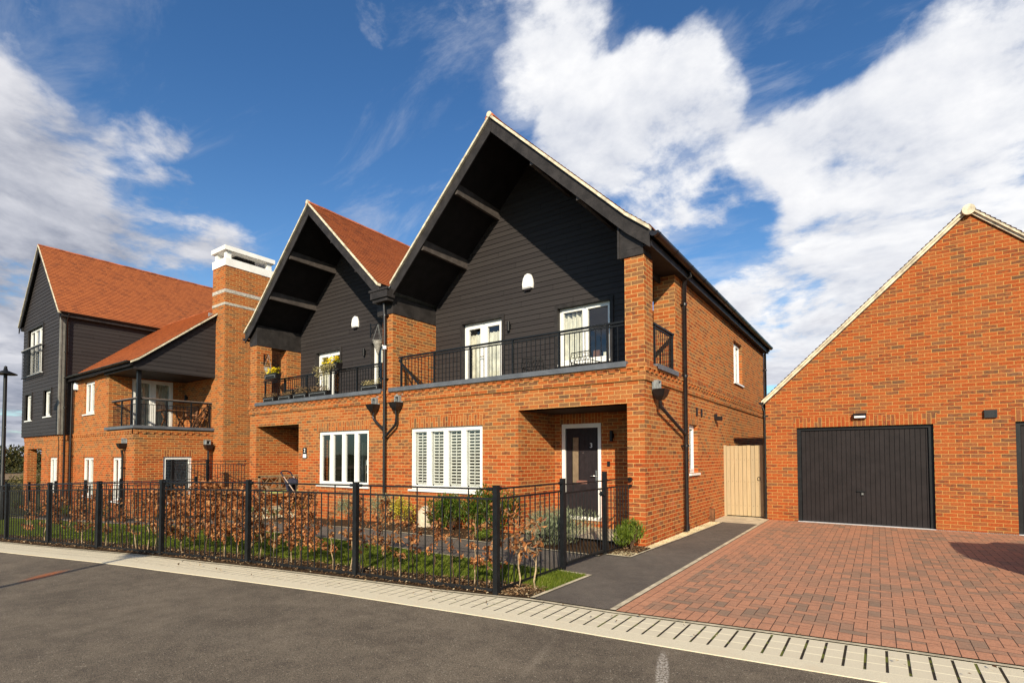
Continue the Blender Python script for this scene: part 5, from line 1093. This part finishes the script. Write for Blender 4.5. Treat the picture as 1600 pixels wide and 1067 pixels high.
# ---- balcony of the middle house
def trough(x,y,z,w_,label,plant,pet=None,seed=1,rail=False):
    o=T('planter_box',label,'planter',(x,y,z),'black planters on the middle balcony',world=False)
    B('box',PLA,o,lambda k:k.hexa([(-w_/2+.02,-.07,0),(w_/2-.02,-.07,0),(w_/2-.02,.07,0),(-w_/2+.02,.07,0),(-w_/2,-.09,.15),(w_/2,-.09,.15),(w_/2,.09,.15),(-w_/2,.09,.15)])); B('rim',GREYM,o,lambda k:(k.box(-w_/2+.06,w_/2-.06,-.097,-.088,.095,.105),k.box(-w_/2+.06,-w_/2+.07,-.097,-.088,.03,.1),k.box(w_/2-.07,w_/2-.06,-.097,-.088,.03,.1)))
    r=random.Random(seed); m=MB(); n=plant[0]
    for i in range(n):
        p=Vector((r.uniform(-w_/2,w_/2)*.92,r.uniform(-.06,.06),.14+r.random()**1.5*plant[2])); m.leaf(p,rv(r)+Vector((0,0,.9)),rv(r),r.uniform(.03,.07),r.uniform(.008,.02),.2)
    m.build('plants',plant[1],o)
    if pet:
        f=MB()
        for i in range(pet):
            c=Vector((r.uniform(-w_/2,w_/2)*.9,r.uniform(-.12,.08),.17+r.random()*.17)); nn=(Vector((0,-.7,.9))+rv(r)*.6).normalized(); t1=nn.cross(Vector((1,0,0))).normalized(); t2=nn.cross(t1)
            for j in range(5): q=t1*math.cos(j*1.257)+t2*math.sin(j*1.257); f.leaf(c,q,nn,.038,.036,.05)
        f.build('flowers',PETY,o)
    return o
trough(-11.72,.08,3.185,.62,'black trough of pale dry sprigs at the left end of the middle balcony',(160,DRY,.12),seed=2)
trough(-10.88,.08,3.185,.66,'black trough of brown heather, second from the left on the balcony edge',(220,DRY,.10),seed=3)
trough(-10.12,.08,3.185,.66,'black trough with a tuft of tall straw stalks on the balcony edge',(260,DRY,.16),seed=4)
trough(-9.28,.08,3.185,.82,'widest black trough of dark brown heather before the middle balcony door',(320,DRY,.14),seed=5)
trough(-7.12,.08,3.185,.70,'black trough of grey sprigs beside the shared downpipe',(220,STRAW,.12),seed=6)
trough(-11.15,-.20,3.80,.62,'yellow pansy box hooked over the left of the middle balcony rail',(170,LL,.09),60,7)
yb=trough(-8.38,-.20,3.80,.72,'yellow pansy box with straw coloured trailers hooked on the balcony rail',(240,LL,.10),105,8)
def trail(k):
    r=random.Random(5)
    for s_ in range(46):
        x=r.uniform(-.42,.30); L_=r.uniform(.10,.42)*(1.2 if x<-.1 else .8); p=Vector((x,-.11,.10)); q=p+Vector((r.uniform(-.12,.12),r.uniform(-.12,-.02),-L_)); md=(p+q)/2+Vector((0,-.08,.05))
        for i in range(12): t=i/11; c=(p.lerp(md,t*2) if t<.5 else md.lerp(q,t*2-1)); k.leaf(c+rv(r)*.015,rv(r)+Vector((0,-.3,-.3)),rv(r),r.uniform(.025,.045),r.uniform(.016,.028),.2)
B('trailing_foliage',STRAW,yb,trail)
def basket(x,y,z,label):
    o=T('hanging_cone_basket',label,'hanging basket',(x,y,z),'grey cone baskets hung on the middle balcony',world=False)
    B('cone',WICK,o,lambda k:(k.lathe((0,0,0),[(.004,-.36),(.055,-.22),(.105,-.08),(.135,0),(.128,.0),(.10,-.06),(.0,-.10)],14),k.tube([(.137*math.cos(t*.4488),.137*math.sin(t*.4488),0) for t in range(15)],.009,6)))
    B('chains',GREYM,o,lambda k:[k.tube([(.13*math.cos(a),.13*math.sin(a),0),(0,0,.42)],.004,4) for a in (0,2.09,4.19)])
    B('bracket',MET,o,lambda k:(k.beam((-.0,0,.43),(-.30,0,.43),.02,.02),k.beam((-.28,0,.48),(-.28,0,.12),.02,.03),k.beam((-.27,0,.18),(-.06,0,.42),.012,.015),k.beam((-.27,0,.40),(-.15,0,.20),.012,.012))); return o
basket(-12.12,.22,4.28,'grey cone basket on the left brick pier of the middle balcony'); basket(-6.92,.10,4.42,'grey cone basket beside the shared downpipe at the right of the balcony')
cb=T('slatted_cabinet','dark slatted garden cabinet behind the rail at the left of the middle balcony','cabinet',(-11.6,1.05,2.76),world=False)
B('body',BLK,cb,lambda k:(k.box(-.45,.45,-.28,-.26,0,.08),k.box(-.47,.47,-.30,.25,.86,.90),[k.box(-.45,.45,-.28,-.25,.12+i*.085,.18+i*.085) for i in range(9)],[k.box(x-.02,x+.02,-.28,.22,0,.86) for x in (-.43,0,.43)]))
# ---- chairs on the right balcony
def chair(x,y,rz,label):
    o=T('metal_chair',label,'chair',(x,y,2.76),'pierced metal chairs on the right balcony',world=False,rz=rz)
    def back(k):
        r=random.Random(4)
        k.tube([(-.22,-.20,.42),(-.25,-.24,.66),(-.22,-.26,.80),(.22,-.26,.80),(.25,-.24,.66),(.22,-.20,.42)],.011,6)
        for i in range(7):
            for j in range(5):
                cx_=-.19+i*.063+(.03 if j%2 else 0); cz_=.47+j*.068
                if cx_>.21: continue
                k.tube([(cx_+.032*math.cos(t*1.047),-.245,cz_+.036*math.sin(t*1.047)) for t in range(7)],.005,4)
    B('backrest',MET,o,back); B('seat',MET,o,lambda k:(k.box(-.24,.24,-.22,.24,.425,.44),[k.box(-.22,.22,-.20+i*.06,-.17+i*.06,.44,.447) for i in range(7)]))
    for sx in (-.2,.2):
        for sy in (-.19,.2): B('leg',MET,o,lambda k:k.tube([(sx,sy,.43),(sx*1.15,sy*1.15,0)],.012,6))
        B('armrest',MET,o,lambda k:k.tube([(sx*1.15,-.23,.62),(sx*1.2,.12,.62),(sx*1.1,.2,.43)],.010,6))
    return o
chair(-2.62,.72,.15,'pierced metal chair left of centre behind the tall house balcony rail'); chair(-1.42,.70,-.1,'pierced metal chair before the right window of the tall house balcony')
# ---- teak set on the corner balcony
tb=T('folding_table','brown timber folding table on the corner balcony','table',(-16.72,-.62,2.47),world=False)
B('tabletop',TEAK,tb,lambda k:[k.box(-.36+i*.09,-.28+i*.09,-.36,.36,.66,.685) for i in range(8)])
for y in (-.26,.26): B('leg',TEAK,tb,lambda k:k.beam((-.3,y,0),(.3,y,.65),.03,.04)); B('leg',TEAK,tb,lambda k:k.beam((.3,y*.85,0),(-.3,y*.85,.65),.03,.04))
for i,(x,y,rz,lb) in enumerate(((-16.35,.05,-.5,'brown timber folding chair between the table and the end wall of the corner balcony'),(-16.95,-.05,.6,'brown timber folding chair behind the balcony table'))):
    o=T('folding_chair',lb,'chair',(x,y,2.47),'timber folding chairs on the corner balcony',world=False,rz=rz)
    B('seat',TEAK,o,lambda k:[k.box(-.2,.2,-.2+j*.08,-.14+j*.08,.42,.44) for j in range(5)])
    B('backrest',TEAK,o,lambda k:([k.box(-.2,.2,.24+j*.012,.255+j*.012,.56+j*.1,.62+j*.1) for j in range(4)],k.beam((-.2,.2,.40),(-.2,.30,.92),.025,.03),k.beam((.2,.2,.40),(.2,.30,.92),.025,.03)))
    for sx in (-.18,.18): B('leg',TEAK,o,lambda k:k.beam((sx,-.2,0),(sx,.2,.5),.02,.035,(1,0,0))); B('leg',TEAK,o,lambda k:k.beam((sx*.9,.25,0),(sx*.9,-.2,.44),.02,.035,(1,0,0)))
o=T('folded_lounger','folded brown timber lounger leaning at the end of the corner balcony','lounger',(-16.05,.02,2.47),world=False)
B('frame',TEAK,o,lambda k:[k.beam((x,-.35,.0),(x,.25,.88),.03,.05,(1,0,0)) for x in (-.14,.0)])
# ---- ground cover
def scatter(name,mt,label,pts,fn):
    m=MB()
    for p in pts: fn(m,p)
    return m.build(name,mt,None,'stuff')
def grass(name,n,xf,yf,seed,h=(.022,.05),mt=GRS):
    r=np.random.RandomState(seed); x=xf(r,n); y=yf(r,x,n); z=np.array([gz(a) for a in x])+.016; a=r.rand(n)*6.283; b=r.rand(n)*6.283; hh=r.uniform(h[0],h[1],n); w_=.0038
    V=np.zeros((n,3,3),np.float32); V[:,0]=np.stack([x-np.cos(a)*w_,y-np.sin(a)*w_,z],1); V[:,1]=np.stack([x+np.cos(a)*w_,y+np.sin(a)*w_,z],1); V[:,2]=np.stack([x+np.cos(b)*hh*.55,y+np.sin(b)*hh*.55,z+hh],1)
    me=bpy.data.meshes.new(name); me.vertices.add(n*3); me.vertices.foreach_set('co',V.ravel()); me.loops.add(n*3); me.loops.foreach_set('vertex_index',np.arange(n*3,dtype=np.int32)); me.polygons.add(n); me.polygons.foreach_set('loop_start',np.arange(0,n*3,3,dtype=np.int32)); me.update(calc_edges=True); me.materials.append(mt)
    o=bpy.data.objects.new(name,me); COL.objects.link(o); o['kind']='stuff'; return o
def near(r,n,a,b): u=r.rand(n); return b-(b-a)*u**1.6
vf=lambda fn:(lambda r,x,n:np.array([fn(q)[0]+(fn(q)[1]-fn(q)[0])*k for q,k in zip(x,r.rand(n))]))
grass('lawn_grass',85000,lambda r,n:near(r,n,-13.5,-.32),vf(lambda q:(fy(q)+.50,PL(q)-.05)),1)
grass('verge_grass_blades',6500,lambda r,n:-.3+r.rand(n)*.42,vf(lambda q:(-3.30-.28*(q+.3),-2.45)),2,(.025,.055))
def litter(m,p,r=R):
    x,y=p; z=gz(x)+.03; d=rv(r); d.z*=.35; m.leaf(Vector((x,y,z+r.uniform(0,.02))),d,Vector((r.uniform(-.5,.5),r.uniform(-.5,.5),1)),r.uniform(.02,.055),r.uniform(.012,.028),r.uniform(.05,.4))
P_=[]
for _ in range(5200):
    x=-.35-12.5*R.random()**1.3; P_.append((x,R.uniform(ki(x)+.05,fy(x)+.50)))
for _ in range(500): x=R.uniform(-.3,.09); P_.append((x,R.uniform(ki(x)+.07,-3.3)))
for _ in range(900): x=R.uniform(-6.4,-2.6); P_.append((x,R.uniform(-1.1,0)))
for _ in range(350): P_.append((R.uniform(-.28,.09),R.uniform(-.95,-.02)))
for _ in range(60): x=R.uniform(-7,4); P_.append((x,R.uniform(ku(x),ki(x))))
scatter('mulch_litter',LIT,'',P_,litter)
def peb(m,p,r=R):
    x,y=p; s_=r.uniform(.007,.016); z=.022; c=Vector((x,y,z)); q=[c+Vector(v)*s_*r.uniform(.7,1.3) for v in ((1,0,0),(0,1,0),(-1,0,0),(0,-1,0))]; t_=c+Vector((0,0,s_*.8)); i=len(m.v); m.v+=[tuple(v) for v in q]+[tuple(t_),tuple(c-Vector((0,0,s_)))]
    for a in range(4): m.f.append((i+a,i+(a+1)%4,i+4)); m.uv+=[(0,0)]*3; m.sm.append(False)
P_=[]
for _ in range(5200):
    y=4.12*R.random()**1.25-.05; xr=interp([(-.1,.125),(1.6,.18),(4.15,.23)],y); P_.append((R.uniform(.0,xr),y))
for _ in range(500): P_.append((R.uniform(-.25,.09),R.uniform(-.95,-.6)))
scatter('gravel_pebbles',PEB,'',P_,peb)
# ---- hedgerow and scrub far left
def mass(name,n,fn,lm,size,seed,kind='stuff'):
    r=random.Random(seed); m=MB()
    for i in range(n):
        p=fn(r); m.leaf(Vector(p),rv(r)+Vector((0,0,.3)),rv(r),r.uniform(*size),r.uniform(size[0]*.6,size[1]*.6),.2)
    return m.build(name,lm,None,kind)
def hg(r):
    t=r.random(); x=-98+t*26; y=-24+t*80; u=r.random(); h=3.1+.35*math.sin(t*31)+.25*math.sin(t*77+1); return (x+r.uniform(-2,2),y+r.uniform(-2,2),-.5+h*u**.8)
mass('far_hedgerow',26000,hg,LH,(.22,.55),3)
def sc_(cx_,cy_,rx,ry,h): return lambda r:(lambda d,k:(cx_+d.x*rx*k,cy_+d.y*ry*k,-.7+abs(d.z)*h*k+.1))(rv(r),r.random()**.45)
i=0
for cx_,cy_,rx,ry,h,lb in ((-45,7,3.2,3,1.9,'rough olive scrub bush beyond the black lamp post'),(-51,14,3.5,3,2.3,'taller rough scrub bush behind the nearer one at the far left'),(-41,1.5,2.5,2,1.3,'low straw coloured scrub bush at the left edge')):
    m=MB(); r=random.Random(50+i); fn=sc_(cx_,cy_,rx,ry,h)
    for _ in range(2600): m.leaf(Vector(fn(r)),rv(r)+Vector((0,0,.5)),rv(r),r.uniform(.12,.3),r.uniform(.03,.1),.2)
    o=T('scrub_bush',lb,'bush',(cx_,cy_,-.7)); m.build('foliage',LR,o); B('stems',TWIGD,o,lambda k:[k.tube([(cx_,cy_,-.8),(cx_+R.uniform(-1,1)*rx*.6,cy_+R.uniform(-1,1)*ry*.6,h*.6-.6)],[.03,.01],5) for _ in range(12)]); i+=1
# ---- the parked car just outside the right edge; its shadow falls on the drive
CR=T('parked_car','small dark hatchback on the right of the drive, known by its shadow','car',(6.4,.95,.02),world=False)
def loft(k,secs,smooth=True):
    n=len(secs[0]); b=len(k.v)
    for s_ in secs: k.v+=[tuple(p) for p in s_]
    for i in range(len(secs)-1):
        for j in range(n): a=b+i*n+j; c=b+i*n+(j+1)%n; k.f.append((a,c,c+n,a+n)); k.uv+=[(0,0)]*4; k.sm.append(smooth)
    k.face(secs[0]); k.face(secs[-1])
def sec(y,w_,z0,z1,r_=.12): return [(-w_+r_,y,z0),(w_-r_,y,z0),(w_,y,z0+r_),(w_,y,z1-r_*1.6),(w_-r_*.9,y,z1),(-w_+r_*.9,y,z1),(-w_,y,z1-r_*1.6),(-w_,y,z0+r_)]
PAINT=mat('dark_car_paint',base=(.02,.025,.04),rough=.2,spec=.6)
B('body',PAINT,CR,lambda k:loft(k,[sec(-1.86,.62,.40,.72,.08),sec(-1.78,.76,.25,.92),sec(-1.3,.84,.18,.98),sec(.4,.84,.18,.96),sec(1.0,.83,.18,.90),sec(1.6,.78,.22,.78),sec(1.82,.62,.32,.62,.08)]))
CG=mat('tinted_car_glass',base=(.012,.014,.016),rough=.06,spec=.6)
B('window_glass',CG,CR,lambda k:loft(k,[sec(-1.74,.70,.88,.98,.04),sec(-1.5,.665,.9,1.28,.08),sec(-1.2,.645,.9,1.40,.10),sec(-.1,.635,.9,1.42,.10),sec(.35,.655,.9,1.26,.08),sec(1.0,.72,.86,.90,.02)]))
B('roof',PAINT,CR,lambda k:loft(k,[sec(-1.58,.60,1.30,1.36,.025),sec(-1.3,.60,1.40,1.455,.025),sec(-.7,.60,1.42,1.48,.025),sec(-.05,.60,1.40,1.455,.025)]))
def pil(k):
    for s_ in (-1,1):
        for p,q in (((.70,-1.72,.96),(.60,-1.45,1.40)),((.665,-.42,.95),(.61,-.45,1.43)),((.72,.98,.90),(.60,-.08,1.43)),((.70,-1.15,.95),(.60,-1.22,1.42))): k.beam((p[0]*s_,p[1],p[2]),(q[0]*s_,q[1],q[2]),.05,.055)
B('pillars',PAINT,CR,pil)
for s_ in (-1,1):
    B('tail_light',mat('red_lens',base=(.35,.01,.01),rough=.2),CR,lambda k:k.hexa([(s_*.60,-1.83,.70),(s_*.75,-1.76,.70),(s_*.75,-1.70,.70),(s_*.60,-1.76,.70),(s_*.62,-1.80,.94),(s_*.74,-1.74,.94),(s_*.74,-1.68,.94),(s_*.62,-1.74,.94)]))
    B('wing_mirror',PAINT,CR,lambda k:k.box(min(s_*.74,s_*.92),max(s_*.74,s_*.92),.62,.74,.92,1.05)); B('door_seam',PLA,CR,lambda k:(k.box(s_*.843-.004,s_*.843+.004,-.46,-.445,.3,.93),k.box(s_*.843-.004,s_*.843+.004,.72,.735,.3,.9)))
B('bumper',PLA,CR,lambda k:loft(k,[sec(-1.90,.58,.28,.44,.06),sec(-1.84,.72,.24,.46,.06),sec(-1.70,.80,.22,.46,.06)]))
for x in (-.755,.755):
    for y in (-1.2,1.15):
        B('wheel_arch',SOF,CR,lambda k:k.tube([(x-.05,y,.31),(x+.088,y,.31)],.345,24))
        wh=B('wheel',PLA,CR,lambda k:k.tube([(x-.09,y,.29),(x+.095,y,.29)],.29,24)); B('rim',GREYM,wh,lambda k:k.tube([(x-.1,y,.29),(x+.102,y,.29)],.18,16))
for x in (-.55,.55): B('headlight',PLW,CR,lambda k:k.box(x-.13,x+.13,1.70,1.80,.56,.68))
